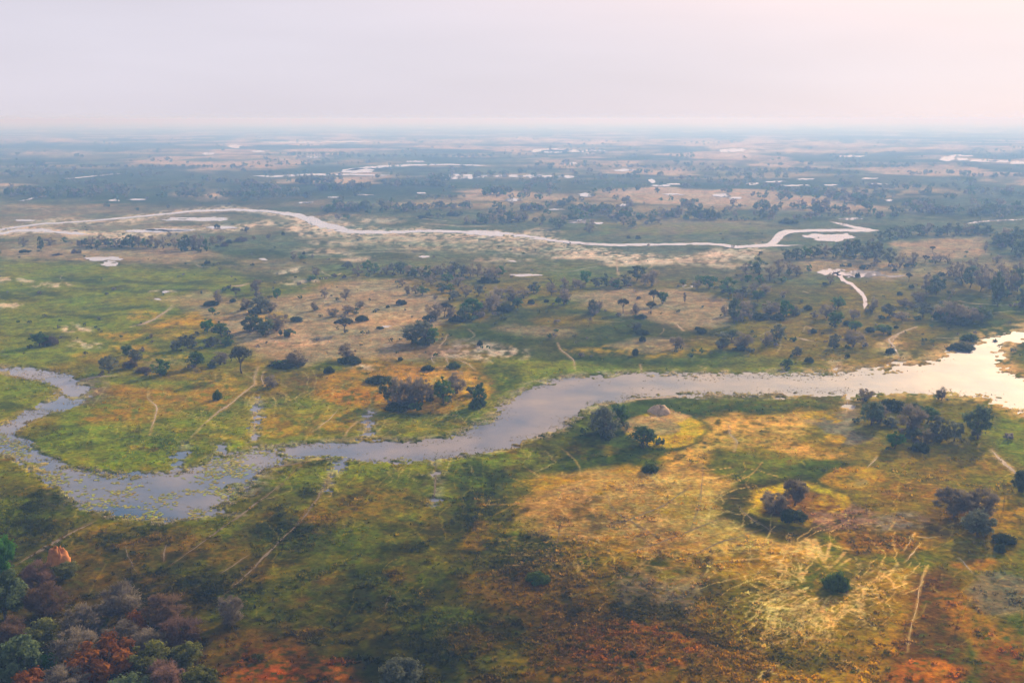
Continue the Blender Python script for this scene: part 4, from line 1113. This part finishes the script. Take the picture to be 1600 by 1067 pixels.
# x, y of the foot, width, height in pixels of the photograph, kind
TREES = """
860 241 5 14 t;38 386 15 15 b;65 395 11 26 d;79 384 18 14 b;103 380 13 9 g;40 395 18 5 s;116 397 9 7 q;124 397 7 6 q;90 400 15 4 q;
124 386 12 12 b;133 386 13 13 d;142 386 13 16 b;151 387 13 14 d;157 385 12 17 b;165 387 13 14 y;173 386 13 13 g;182 386 14 13 b;191 387 14 15 d;199 386 13 17 d;206 387 15 23 d;217 387 15 17 b;227 387 14 15 g;236 387 15 18 b;246 388 14 17 b;
255 390 11 19 b;265 374 8 13 t;273 390 13 17 b;282 391 14 20 d;292 392 16 25 d;302 391 16 27 b;311 391 15 25 b;319 389 14 20 b;323 394 13 20 g;333 384 14 14 b;345 379 18 14 b;350 386 12 8 q;
357 381 12 7 s;377 378 20 8 q;340 356 9 6 s;385 364 12 11 y;397 376 7 8 b;420 377 9 13 t;443 368 6 6 s;459 407 12 13 b;473 407 12 8 g;475 398 5 5 s;488 406 5 9 t;324 413 10 6 s;
495 434 15 15 b;485 440 12 9 e;523 434 7 6 q;538 435 7 5 q;400 459 20 25 b;357 452 7 5 s;369 467 14 17 u;365 473 12 6 s;342 477 13 24 b;330 478 22 8 s;432 468 13 17 e;404 490 36 27 y;385 486 16 20 b;332 492 11 10 e;380 485 9 6 s;424 488 20 18 b;
392 519 28 30 d;412 525 28 34 d;433 517 32 32 b;463 503 22 8 s;324 521 20 22 e;346 528 24 25 g;331 541 24 14 y;357 541 18 15 g;507 466 13 15 b;541 470 18 18 b;492 486 11 15 b;544 491 20 15 b;520 496 16 16 b;562 483 16 12 b;565 503 20 10 s;539 521 27 22 u;606 482 6 5 s;627 477 16 9 s;594 515 12 4 s;
543 420 18 12 y;559 433 18 18 b;574 425 16 19 g;586 427 18 16 g;604 430 18 15 b;614 427 16 16 y;626 429 19 23 d;638 431 16 18 b;628 449 11 14 b;637 461 11 15 b;
648 434 16 19 d;658 433 14 17 b;667 434 16 18 g;680 433 15 17 b;691 433 18 20 b;703 432 16 20 b;710 432 18 26 y;722 433 17 20 y;735 433 18 20 b;747 434 18 20 b;760 440 24 24 b;773 438 20 21 b;781 433 19 17 g;757 443 22 9 s;775 443 14 5 s;
673 446 20 14 b;698 444 20 17 g;715 448 22 16 b;690 459 17 16 d;660 462 20 14 g;649 460 15 14 b;703 458 16 14 g;748 464 22 20 y;727 466 20 18 b;709 470 24 15 y;680 470 9 9 b;778 468 22 22 b;800 470 32 24 b;818 467 18 16 b;834 459 20 18 y;840 458 12 12 g;
862 463 22 20 b;883 452 14 20 b;881 476 20 22 b;873 477 12 13 g;899 450 16 16 b;914 444 20 20 e;906 452 20 13 b;931 449 20 16 y;947 448 18 20 d;958 449 16 16 b;830 476 11 8 s;853 473 10 5 s;
809 483 18 18 g;791 487 30 12 s;776 480 20 18 b;764 488 26 32 b;737 496 34 28 e;726 502 24 26 d;712 504 22 10 s;679 502 26 32 b;694 497 22 22 u;705 495 14 18 b;645 537 34 28 y;662 536 30 34 y;677 538 20 28 g;928 491 18 23 y;936 484 14 16 b;750 541 9 9 s;
729 350 9 13 b;739 351 9 8 b;750 350 11 10 g;759 350 13 12 d;770 349 12 14 b;783 349 13 14 d;797 348 12 14 d;809 348 12 13 b;819 347 12 14 b;836 349 10 9 y;848 350 12 14 d;862 350 12 9 g;875 358 22 15 d;881 347 12 12 b;921 365 15 17 b;926 354 11 11 b;660 342 16 6 s;708 338 22 7 s;923 338 10 11 e;669 338 12 6 s;
975 353 14 16 b;986 357 18 15 d;967 346 14 12 d;1018 350 18 13 d;1028 349 12 10 b;997 374 9 6 s;982 373 6 4 s;1047 338 14 12 b;1203 345 8 8 u;1232 350 30 8 s;
995 440 28 25 d;1018 448 24 30 b;975 448 22 18 y;964 452 18 14 g;1008 446 14 20 b;1067 447 12 11 g;1089 452 14 13 b;1107 451 26 19 e;1093 443 14 12 g;1021 477 15 22 u;1035 476 17 20 g;1070 475 6 18 t;998 468 8 5 q;974 490 17 21 u;994 493 11 20 b;1017 491 15 18 u;1002 498 18 7 s;995 517 20 13 y;1003 523 22 8 s;1004 535 10 10 s;1058 546 24 20 b;1096 522 17 9 s;1090 517 9 6 s;
1142 461 34 27 g;1131 457 16 14 d;1168 443 14 13 e;1187 444 16 14 e;1185 431 28 28 d;1165 429 16 17 b;1216 433 24 27 b;1203 440 16 26 b;1232 425 12 16 b;1245 432 22 16 b;1264 425 9 11 e;1160 468 26 20 y;1184 473 20 19 g;1196 461 22 18 b;1178 460 18 16 b;1147 507 19 40 d;1163 492 24 26 b;1133 494 14 18 b;1205 491 32 22 b;1228 495 20 30 e;1223 466 10 12 b;1240 492 14 16 b;1185 499 32 10 s;1215 500 26 8 s;1262 485 14 8 s;1152 474 14 18 b;1176 488 18 16 y;
1128 546 26 28 y;1156 546 36 25 b;1143 532 26 16 d;1196 542 18 23 b;1214 532 24 25 y;1158 549 16 10 s;1270 521 12 7 s;1230 575 16 14 g;1264 567 14 9 s;1245 557 16 14 y;1391 554 16 9 s;
1228 405 18 18 d;1244 406 20 19 d;1258 404 19 19 g;1273 403 19 20 d;1290 401 20 20 b;1305 402 20 20 d;1320 402 20 26 d;1338 404 22 30 d;1353 407 22 30 y;1369 411 24 34 y;1388 416 19 28 y;1330 395 22 22 b;1360 397 20 22 d;
1375 379 18 18 d;1390 375 20 20 d;1405 371 19 18 y;1420 369 19 18 d;1435 368 19 18 d;1450 368 19 19 b;1465 369 19 18 d;1480 368 19 19 y;1495 367 19 17 d;1510 367 19 17 b;1525 366 18 18 d;1541 367 18 19 d;
1565 387 24 26 d;1580 394 26 30 d;1596 402 26 34 d;1555 381 18 17 d;1572 372 20 18 b;1590 376 22 24 d;1457 396 8 10 u;1406 419 18 24 b;1426 419 18 24 b;1445 411 11 11 u;1461 413 16 17 b;1469 409 12 12 b;1480 414 10 16 b;1366 419 11 10 b;1557 412 16 14 b;1540 396 7 18 t;
1489 433 20 26 b;1502 441 24 32 b;1515 451 28 36 d;1531 457 26 36 b;1547 453 26 32 b;1559 481 22 56 d;1574 462 26 42 b;1590 457 28 38 d;1599 480 20 36 d;1520 425 22 22 b;1565 435 22 26 b;1592 432 22 24 b;1538 434 18 20 b;
1446 458 20 28 b;1463 462 30 32 d;1436 471 24 17 b;1419 441 10 13 u;1470 432 13 7 s;1424 451 9 6 s;1406 462 9 6 s;1327 417 10 5 s;1349 421 13 8 s;1397 424 8 4 s;1340 434 8 8 s;1297 445 12 18 b;1289 446 9 5 s;1316 417 8 4 s;1488 463 8 10 b;
1362 489 15 24 b;1309 484 22 20 g;1291 498 24 22 b;1335 500 20 17 b;1305 512 24 26 g;1336 518 19 16 g;1323 509 12 8 s;1388 496 22 20 y;1411 480 22 13 b;1409 502 20 16 b;1443 497 28 24 y;1463 500 22 22 b;1488 502 34 36 b;1516 505 36 28 b;1536 505 28 24 d;1502 508 42 12 s;1380 523 26 15 g;1360 519 16 8 s;1331 543 34 25 b;1303 546 17 25 y;1424 482 12 10 b;1400 514 8 5 s;
1514 534 28 12 z;1500 545 44 10 s;62 542 28 22 g;79 540 24 16 q;169 584 27 27 y;198 556 17 17 g;203 576 22 14 q;225 582 24 9 q;252 586 28 26 g;306 575 28 26 g;343 571 26 20 b;378 585 30 40 u;466 573 32 26 b;446 572 50 8 s;514 584 16 12 s;275 548 20 17 y;294 545 26 20 y;213 566 20 20 y;427 606 24 20 b;340 625 16 15 z;236 530 6 8 b;
545 563 26 26 b;549 568 36 10 s;608 630 26 42 d;624 633 28 44 b;643 634 28 44 b;660 632 28 42 b;672 627 18 34 b;693 632 32 42 g;714 616 30 36 b;751 636 24 38 g;742 640 20 16 z;590 598 36 10 s;626 640 46 10 s;709 576 22 9 z;668 580 22 9 s;626 565 9 6 s;993 556 11 12 s;
938 676 36 42 y;952 684 42 48 y;968 668 30 38 g;1003 697 46 30 g;1016 738 26 12 z;1325 560 9 6 s;
1360 666 36 36 d;1374 662 26 30 b;1425 678 44 46 b;1398 703 28 27 e;1437 707 26 16 s;1466 692 34 42 y;1448 662 34 26 g;1395 640 42 16 s;1490 690 26 34 y;1430 652 30 20 d;1526 687 46 54 d;1352 627 24 22 b;1470 626 18 20 b;1445 696 22 24 b;
1242 792 38 42 b;1209 802 40 34 b;1240 814 40 17 s;1490 808 60 42 b;1534 809 46 44 b;1528 840 50 42 y;1568 849 34 13 s;1593 769 24 36 d;1562 864 18 12 s;
3 906 44 74 e;10 968 66 76 d;62 917 44 40 p;106 904 36 26 l;76 962 56 54 k;185 972 66 60 b;256 974 62 48 k;361 978 36 52 b;131 996 60 50 b;160 988 28 26 l;61 1010 44 42 l;20 1006 42 44 k;211 990 32 32 o;281 1008 62 46 p;190 1014 58 42 b;122 1046 70 62 b;166 1064 86 70 r;230 1062 60 56 l;288 1044 44 42 l;262 1082 60 50 p;76 1056 32 40 e;30 1066 70 70 d;46 1088 44 44 r;318 1090 54 50 l;104 1100 70 60 b;205 1108 70 52 d;-60 985 70 70 b;-70 1070 80 80 k;240 1020 50 40 b;
627 1078 66 52 y;1306 920 38 28 z;840 911 36 14 z;
"""
PROTO = {}


def proto(kind, var, detail):
    key = (kind, var, detail)
    if key not in PROTO:
        name, words, shapes, c1, c2, twig = KIND[kind]
        shape = shapes[var % 3]
        W = 8.0; Hh = 8.0 if shape != 'shrub' else 3.2
        if shape == 'tall':
            Hh = 12.0
        if shape == 'umbrella':
            Hh = 7.0
        nclump, per, leaf = {0: (26, 44, .66), 1: (44, 64, .50), 2: (60, 110, .46)}[detail]
        if twig:
            per = int(per * 1.25); leaf *= .66
        t, c = make_tree_meshes(name, shape, W, Hh, c1, c2, nclump, per, leaf, twig, hash((ord(kind), var, detail)) % 100000)
        PROTO[key] = (t, c, W, Hh)
    return PROTO[key]


ORD = ["leftmost", "second from left", "third from left", "fourth from left", "fifth from left", "sixth from left", "seventh from left", "eighth from left", "ninth from left", "tenth from left", "eleventh from left", "twelfth from left", "thirteenth from left", "fourteenth from left", "fifteenth from left", "sixteenth from left", "seventeenth from left", "eighteenth from left", "nineteenth from left", "twentieth from left"]
items = []
for tok in TREES.replace("\n", "").split(";"):
    if tok.strip():
        a = tok.split()
        items.append((float(a[0]), float(a[1]), float(a[2]), float(a[3]), a[4]))


def area_of(x, y):
    for x0, y0, x1, y1, ph in AREAS:
        if x0 <= x < x1 and y0 <= y < y1:
            return ph
    return "standing alone on the open grass"


buckets = {}
for it in items:
    buckets.setdefault((KIND[it[4]][1], area_of(it[0], it[1])), []).append(it)
LABEL = {}
for (words, ph), l in buckets.items():
    l.sort()
    for n, it in enumerate(l):
        if len(l) == 1:
            LABEL[it] = "the only " + words + " " + ph
        elif n == len(l) - 1:
            LABEL[it] = "rightmost " + words + " " + ph
        else:
            LABEL[it] = ORD[n] + " " + words + " " + ph
GROUP = {"shrub": "low shrubs on the delta grassland"}
rv = random.Random(5)
for n, it in enumerate(items):
    px, py, pw, ph, kind = it
    mpp = scale_at(px, py)
    x, y = ground_at(px, py)
    w, h = pw * mpp * 1.16, ph * mpp * 1.08
    detail = 2 if py > 720 else 1 if py > 470 else 0
    t, c, W0, H0 = proto(kind, rv.randrange(3), detail)
    name, words = KIND[kind][0], KIND[kind][1]
    root = bpy.data.objects.new(name, None)
    root.empty_display_size = 0.5
    COL.objects.link(root)
    gz = float(ground_z(x, y))
    root.location = (x, y, gz)
    root.rotation_euler = (0, 0, rv.uniform(0, 6.28))
    root.scale = (w / W0, w / W0, h / H0)
    is_shrub = name == "shrub"
    root["label"] = LABEL[it]
    root["category"] = "shrub" if is_shrub else "tree"
    root["group"] = "low shrubs on the delta grassland" if is_shrub else words + "s on the delta"
    to = link("stem" if is_shrub else "trunk", t, None, root)
    co = link("crown", c, None, root)

# a dead black trunk leaning over the grove, a bright earth mound, a pale sandy mound
M_DEAD = plain_material("charred_wood", (0.012, 0.010, 0.009), (0.05, 0.04, 0.035), 2.0)
M_MOUND = plain_material("orange_earth", (0.36, 0.12, 0.02), (0.58, 0.24, 0.06), 0.9, bump=.9)
M_SAND = plain_material("pale_sand", (0.36, 0.24, 0.14), (0.56, 0.40, 0.25), 0.9, bump=.6)


def dead_tree(px, py, hpx, label):
    x, y = ground_at(px, py); m = scale_at(px, py); h = hpx * m
    root = bpy.data.objects.new("dead_tree", None); COL.objects.link(root)
    root.location = (x, y, float(ground_z(x, y)))
    root["label"] = label; root["category"] = "tree"
    v, f = tube([(0, 0, -.3), (-.12 * h, .02 * h, .35 * h), (-.34 * h, 0, .75 * h), (-.62 * h, 0, 1.0 * h)], .10 * h, .035 * h, 7)
    me = mesh_from("dead_trunk", v, f, True); link("trunk", me, M_DEAD, root)
    parts = [tube([(-.34 * h, 0, .75 * h), (-.26 * h, .1 * h, .98 * h)], .035 * h, .012 * h, 5), tube([(-.2 * h, 0, .5 * h), (0, -.1 * h, .72 * h), (.06 * h, -.12 * h, .95 * h)], .03 * h, .01 * h, 5), tube([(-.5 * h, 0, .9 * h), (-.75 * h, .05 * h, .93 * h)], .03 * h, .01 * h, 5)]
    for v, f in parts:
        link("limb", mesh_from("dead_limb", v, f, True), M_DEAD, root)


dead_tree(866, 452, 16, "charred dead trunk leaning left over the grove behind the right tan clearing")


def mound(px, py, wpx, hpx, mat, label, seed, name="earth_mound"):
    x, y = ground_at(px, py); m = scale_at(px, py)
    w, h = wpx * m / 2, hpx * m
    nr, na = 14, 30
    vs, fs = [], []
    for i in range(nr):
        t = i / (nr - 1)
        for k in range(na):
            a = 2 * pi * k / na
            n = fbm(np.array([cos(a) * 2.2 + t * 2 + seed]), np.array([sin(a) * 2.2 + t * 3]), seed, 4)[0]
            r = w * t * (.65 + .8 * n)
            z = h * (1 - t * t) ** .8 * (.45 + 1.0 * n) - .25 * (t > .97)
            vs.append((r * cos(a), r * sin(a), z))
    for i in range(nr - 1):
        for k in range(na):
            k2 = (k + 1) % na
            fs.append((i * na + k, (i + 1) * na + k, (i + 1) * na + k2, i * na + k2))
    me = mesh_from(name, vs, fs, True)
    o = link(name, me, mat)
    o.location = (x, y, float(ground_z(x, y)))
    o["label"] = label; o["category"] = "mound"


mound(90, 880, 34, 24, M_MOUND, "bright orange earth mound between the grey trail and the lower left woodland", 3)
mound(1030, 645, 34, 10, M_SAND, "pale sandy mound at the back of the small island by the river bend", 5)

# ------------------------------------------------------------------ ground cover that nobody could count
def scatter(n, box, dens, seed):
    """random places of the photograph mapped to the ground, kept with probability dens(u, v)"""
    r = np.random.default_rng(seed)
    u = r.uniform(box[0], box[2], n); v = r.uniform(box[1], box[3], n)
    keep = r.uniform(0, 1, n) < dens(u, v)
    u, v = u[keep], v[keep]
    a = (u - 800.0) / FPX; b = (533.5 - v) / FPX
    dy = cos(PITCH) + b * sin(PITCH); dz = -sin(PITCH) + b * cos(PITCH)
    t = CAM_H / -dz
    return u, v, a * t, dy * t, r


def tuft_mesh(name, x, y, z, size, height, tint, r, blades=7, spread=.55):
    n = len(x); N = n * blades
    i = np.repeat(np.arange(n), blades)
    a = r.uniform(0, 2 * pi, N); q = np.sqrt(r.uniform(0, 1, N))
    bx = x[i] + np.cos(a) * q * size[i] * spread; by = y[i] + np.sin(a) * q * size[i] * spread
    t = r.uniform(0, 2 * pi, N)
    wd = size[i] * r.uniform(.16, .34, N)
    hh = height[i] * r.uniform(.55, 1.15, N)
    ox = np.cos(a) * size[i] * .30 * r.uniform(0, 1, N); oy = np.sin(a) * size[i] * .30 * r.uniform(0, 1, N)
    zb = z[i] - .05
    v0 = np.stack([bx - np.cos(t) * wd, by - np.sin(t) * wd, zb], 1)
    v1 = np.stack([bx + np.cos(t) * wd, by + np.sin(t) * wd, zb], 1)
    v2 = np.stack([bx + ox + np.cos(t) * wd * .5, by + oy + np.sin(t) * wd * .5, zb + hh], 1)
    v3 = np.stack([bx + ox - np.cos(t) * wd * .5, by + oy - np.sin(t) * wd * .5, zb + hh], 1)
    vs = np.stack([v0, v1, v2, v3], 1).reshape(-1, 3)
    me = mesh_from(name, vs, np.arange(N * 4).reshape(N, 4))
    col = np.repeat(tint[i] * r.uniform(.75, 1.3, N)[:, None], 4, axis=0)
    add_color(me, "tint", np.clip(col, .01, .7))
    o = link(name, me, M_TUFT)
    o["kind"] = "stuff"
    return o


PATCH = [(265, 695, 90, 26), (320, 650, 60, 20), (120, 770, 60, 30), (40, 810, 60, 50), (480, 825, 60, 30), (330, 925, 80, 30), (830, 900, 80, 55), (760, 800, 40, 60), (860, 870, 70, 30), (700, 1000, 70, 40), (240, 840, 90, 12), (1160, 640, 120, 14), (90, 610, 90, 30), (450, 620, 90, 20), (640, 600, 100, 40), (960, 990, 120, 60), (1150, 1000, 140, 60)]


def dens_tuft(u, v):
    d = 0.015 + 0.55 * sstep(.54, .70, fbm(u / 44, v / 15, 71, 3))
    for x, y, rx, ry in PATCH:
        d = np.maximum(d, 0.95 * np.exp(-(((u - x) / rx) ** 2 + ((v - y) / ry) ** 2) * 1.2))
    d = d * (1 - .88 * np.exp(-(((u - 1270) / 150) ** 2 + ((v - 945) / 85) ** 2) ** 2))     # trampled round the waterhole
    return d * np.clip((v - 480) / 330, .05, 1)


u, v, x, y, r = scatter(120000, (-60, 440, 1660, 1090), dens_tuft, 3)
z = ground_z(x, y); tint, dist = ground_tint(x, y)
ok = z > 0.02
u, v, x, y, z, tint = u[ok], v[ok], x[ok], y[ok], z[ok], tint[ok]
sz = r.uniform(.4, 1.0, len(x)) * np.where(v < 600, 1.25, 1)
hue = r.uniform(0, 1, len(x))[:, None]
tint = tint * (.95 + .75 * hue) * (1 + (hue - .5) * np.array([.35, 0, -.4]))
tuft_mesh("grass", x, y, z, sz, sz * r.uniform(.25, .60, len(x)), tint, r, 6)

# reeds standing in the shallows along the river and pond
def dens_reed(u, v):
    d = np.minimum(np.minimum(sd_poly(u, v, MAIN_RIVER), sd_poly(u, v, POND)), sd_line(u, v, LOOP))
    return np.clip(sstep(-40, 2, d) * sstep(14, 4, d), 0, 1) * sstep(.46, .64, fbm(u / 52, v / 6, 91, 4)) * np.where(u > 1350, .35, 1)


u, v, x, y, r = scatter(230000, (-40, 560, 1600, 840), dens_reed, 4)
z = np.maximum(ground_z(x, y), -.05)
sz = r.uniform(.22, .55, len(x))
c = np.where(r.uniform(0, 1, (len(x), 1)) < .5, np.array([[.26, .26, .12]]), np.array([[.46, .40, .29]])) * r.uniform(.6, 1.2, (len(x), 1))
tuft_mesh("reeds", x, y, z, sz, sz * r.uniform(.2, .75, len(x)), c, r, 4)

# floating leaves of water lilies in the pond
def dens_lily(u, v):
    d = sd_poly(u, v, POND)
    k = sstep(0, -6, d) * sstep(.49, .60, fbm(u / 30, v / 10, 121, 4) * .7 + fbm(u / 7, v / 3, 125, 2) * .3)
    gap = np.exp(-(((u - 225) / 85) ** 2 + ((v - 782) / 20) ** 2) * 1.1)
    return k * (1 - .85 * gap)


u, v, x, y, r = scatter(17000, (0, 670, 450, 825), dens_lily, 6)
n = len(x); k = 7
t = np.linspace(0, 2 * pi, k + 1)[:-1]
rad = r.uniform(.2, .5, n)
ph = r.uniform(0, 6.28, n)
vx = x[:, None] + rad[:, None] * np.cos(t[None] + ph[:, None]) * r.uniform(.75, 1.1, (n, k))
vy = y[:, None] + rad[:, None] * np.sin(t[None] + ph[:, None]) * r.uniform(.75, 1.1, (n, k))
vz = np.repeat(r.uniform(.02, .07, n)[:, None], k, 1)
me = mesh_from("lily_pads", np.stack([vx, vy, vz], -1).reshape(-1, 3), np.arange(n * k).reshape(n, k))
c = np.array([.26, .27, .055]) * r.uniform(.6, 1.5, (n, 1)) * (1 + r.normal(0, .12, (n, 3)))
add_color(me, "tint", np.repeat(np.clip(c, .02, .6), k, axis=0))
lil = link("lily_pads", me, M_PAD); lil["kind"] = "stuff"

# far woods that read as masses
WOODS = [(90, 115, 279, 6), (135, 160, 287, 6), (35, 65, 301, 10), (0, 30, 306, 6), (100, 120, 299, 9), (135, 155, 297, 8), (165, 200, 296, 9), (268, 304, 307, 13), (325, 332, 310, 10), (340, 382, 308, 11), (372, 402, 293, 14), (160, 172, 324, 8), (355, 360, 321, 9), (306, 318, 322, 5), (262, 268, 326, 8), (214, 216, 330, 6),
         (400, 430, 296, 15), (465, 528, 288, 14), (490, 552, 298, 13), (558, 580, 296, 13), (600, 695, 291, 12), (668, 702, 283, 13), (755, 795, 304, 14), (758, 795, 273, 7), (508, 522, 334, 14), (530, 573, 331, 15), (590, 610, 328, 12), (617, 645, 331, 15), (655, 738, 326, 9), (650, 730, 310, 6), (672, 695, 341, 8), (700, 722, 337, 8), (700, 715, 297, 8), (740, 745, 296, 8),
         (815, 850, 329, 13), (858, 884, 321, 8), (887, 900, 316, 10), (935, 958, 334, 14), (918, 928, 338, 9), (975, 992, 341, 17), (963, 972, 338, 10), (1020, 1056, 338, 12), (800, 825, 346, 12), (1140, 1168, 325, 6), (1180, 1200, 322, 10), (1090, 1098, 324, 6), (810, 822, 271, 9), (832, 870, 283, 7), (900, 930, 289, 4), (940, 975, 287, 4), (1080, 1090, 285, 6),
         (1215, 1238, 311, 12), (1200, 1208, 346, 10), (1236, 1262, 327, 10), (1258, 1296, 332, 15), (1290, 1350, 312, 14), (1362, 1374, 303, 7), (1366, 1372, 317, 6), (1333, 1338, 322, 6), (1395, 1545, 334, 13), (1312, 1332, 290, 11), (1345, 1352, 293, 8), (1470, 1495, 311, 9), (1205, 1212, 292, 8), (1240, 1250, 302, 8), (1350, 1400, 294, 6), (1440, 1452, 303, 12), (1500, 1600, 276, 7), (1420, 1520, 272, 6), (1300, 1420, 262, 5), (1050, 1300, 268, 6), (880, 1050, 262, 5), (560, 760, 246, 5), (420, 560, 243, 5), (0, 400, 262, 5), (0, 260, 273, 5), (440, 520, 229, 3), (1040, 1120, 280, 5), (1560, 1640, 330, 10), (1100, 1180, 345, 6)]
r = np.random.default_rng(21)
cx, cy, hm, wm = [], [], [], []
for x0, x1, yb, hp in WOODS:
    n = int(max(2, (x1 - x0) / 2.6))
    for _ in range(n):
        px = r.uniform(x0, x1); py = yb + r.normal(0, .5 + hp * .05)
        m = scale_at(px, py)
        gx, gy = ground_at(px, py)
        h = hp * m * r.uniform(.5, 1.05)
        cx.append(gx); cy.append(gy); hm.append(min(h, 16)); wm.append(min(h, 16) * r.uniform(.7, 1.3))
# open bush over the far plain, thinning and thickening
u, v, x, y, r2 = scatter(13000, (-200, 196, 1800, 345), lambda u, v: (sstep(.52, .66, fbm(u / 60, v / 7, 141, 4)) * .75 + .03) * sstep(4, 12, sd_line(u, v + 2, FAR_RIVER)) * np.where((u < 480) & (v > 312), .15, 1) * np.where((u < 480) & (v > 322), .2, 1), 8)
for i in range(len(x)):
    h = r2.uniform(3, 9); cx.append(x[i]); cy.append(y[i]); hm.append(h); wm.append(h * r2.uniform(.7, 1.5))
u, v, x, y, r2 = scatter(900, (-60, 345, 1660, 560), lambda u, v: sstep(.50, .62, fbm(u / 90, v / 16, 151, 4)) * .9 + .12, 9)
for i in range(len(x)):
    h = r2.uniform(.7, 1.9); cx.append(x[i]); cy.append(y[i]); hm.append(h); wm.append(h * r2.uniform(.9, 1.8))
for (px, py, pw, ph, kd) in items:
    if 345 < py < 860 and kd not in 'sqzout' and area_of(px, py) != "standing alone on the open grass":
        if 'ringed' in area_of(px, py) or 'brown grass' in area_of(px, py):
            continue
        for _ in range(1 if py < 480 else 2):
            qx = px + r.normal(0, pw * .55); qy = py + r.normal(0, 1.2 + ph * .06)
            m = scale_at(qx, qy); gx, gy = ground_at(qx, qy)
            h = ph * m * r.uniform(.14, .36)
            cx.append(gx); cy.append(gy); hm.append(h); wm.append(h * r.uniform(1.2, 2.4))
cx, cy, hm, wm = map(np.array, (cx, cy, hm, wm))
n = len(cx); B = 26
N = n * B
i = np.repeat(np.arange(n), B)
d = r.normal(0, 1, (N, 3)); d /= np.linalg.norm(d, axis=1)[:, None]
q = r.uniform(.2, 1, N) ** .5
gz = ground_z(cx, cy)
P = np.stack([cx[i] + d[:, 0] * q * wm[i] * .5, cy[i] + d[:, 1] * q * wm[i] * .5, gz[i] + hm[i] * (.55 + .42 * d[:, 2] * q)], 1)
ax = r.normal(0, 1, (N, 3)); ax /= np.linalg.norm(ax, axis=1)[:, None]
sd = np.cross(ax, r.normal(0, 1, (N, 3))); sd /= np.linalg.norm(sd, axis=1)[:, None]
s = (wm[i] * .17 * r.uniform(.7, 1.4, N))[:, None]
vs = np.stack([P - ax * s, P + sd * s * .8, P + ax * s, P - sd * s * .8], 1).reshape(-1, 3)
me = mesh_from("distant_woodland", vs, np.arange(N * 4).reshape(N, 4))
base = np.array([[.060, .085, .048], [.130, .120, .115], [.048, .095, .032], [.100, .115, .075]])[r.integers(0, 4, n)]
add_color(me, "tone", np.repeat(base[i] * r.uniform(.7, 1.35, N)[:, None], 4, axis=0))
dw = link("distant_woodland", me, M_LEAF); dw["kind"] = "stuff"

# ------------------------------------------------------------------ haze
hm_, hnt, hb = new_mat("dry_season_haze")
hnt.nodes.remove(hb)
pv = nd(hnt, "ShaderNodeVolumePrincipled")
pv.inputs["Color"].default_value = (*HAZE_COLOR, 1)
pv.inputs["Absorption Color"].default_value = (.74, .52, 1, 1)
pv.inputs["Density"].default_value = HAZE_DENSITY
pv.inputs["Anisotropy"].default_value = 0.19
hnt.links.new(pv.outputs[0], hnt.nodes["Material Output"].inputs["Volume"])
s = 64000.0
z0, z1 = -3.0, 94.0
hv = [(-s, -s, z0), (s, -s, z0), (s, s, z0), (-s, s, z0), (-s, -s, z1), (s, -s, z1), (s, s, z1), (-s, s, z1)]
hf = [(0, 3, 2, 1), (4, 5, 6, 7), (0, 1, 5, 4), (1, 2, 6, 5), (2, 3, 7, 6), (3, 0, 4, 7)]
hz = link("haze", mesh_from("haze", hv, hf), hm_)
hz["kind"] = "stuff"
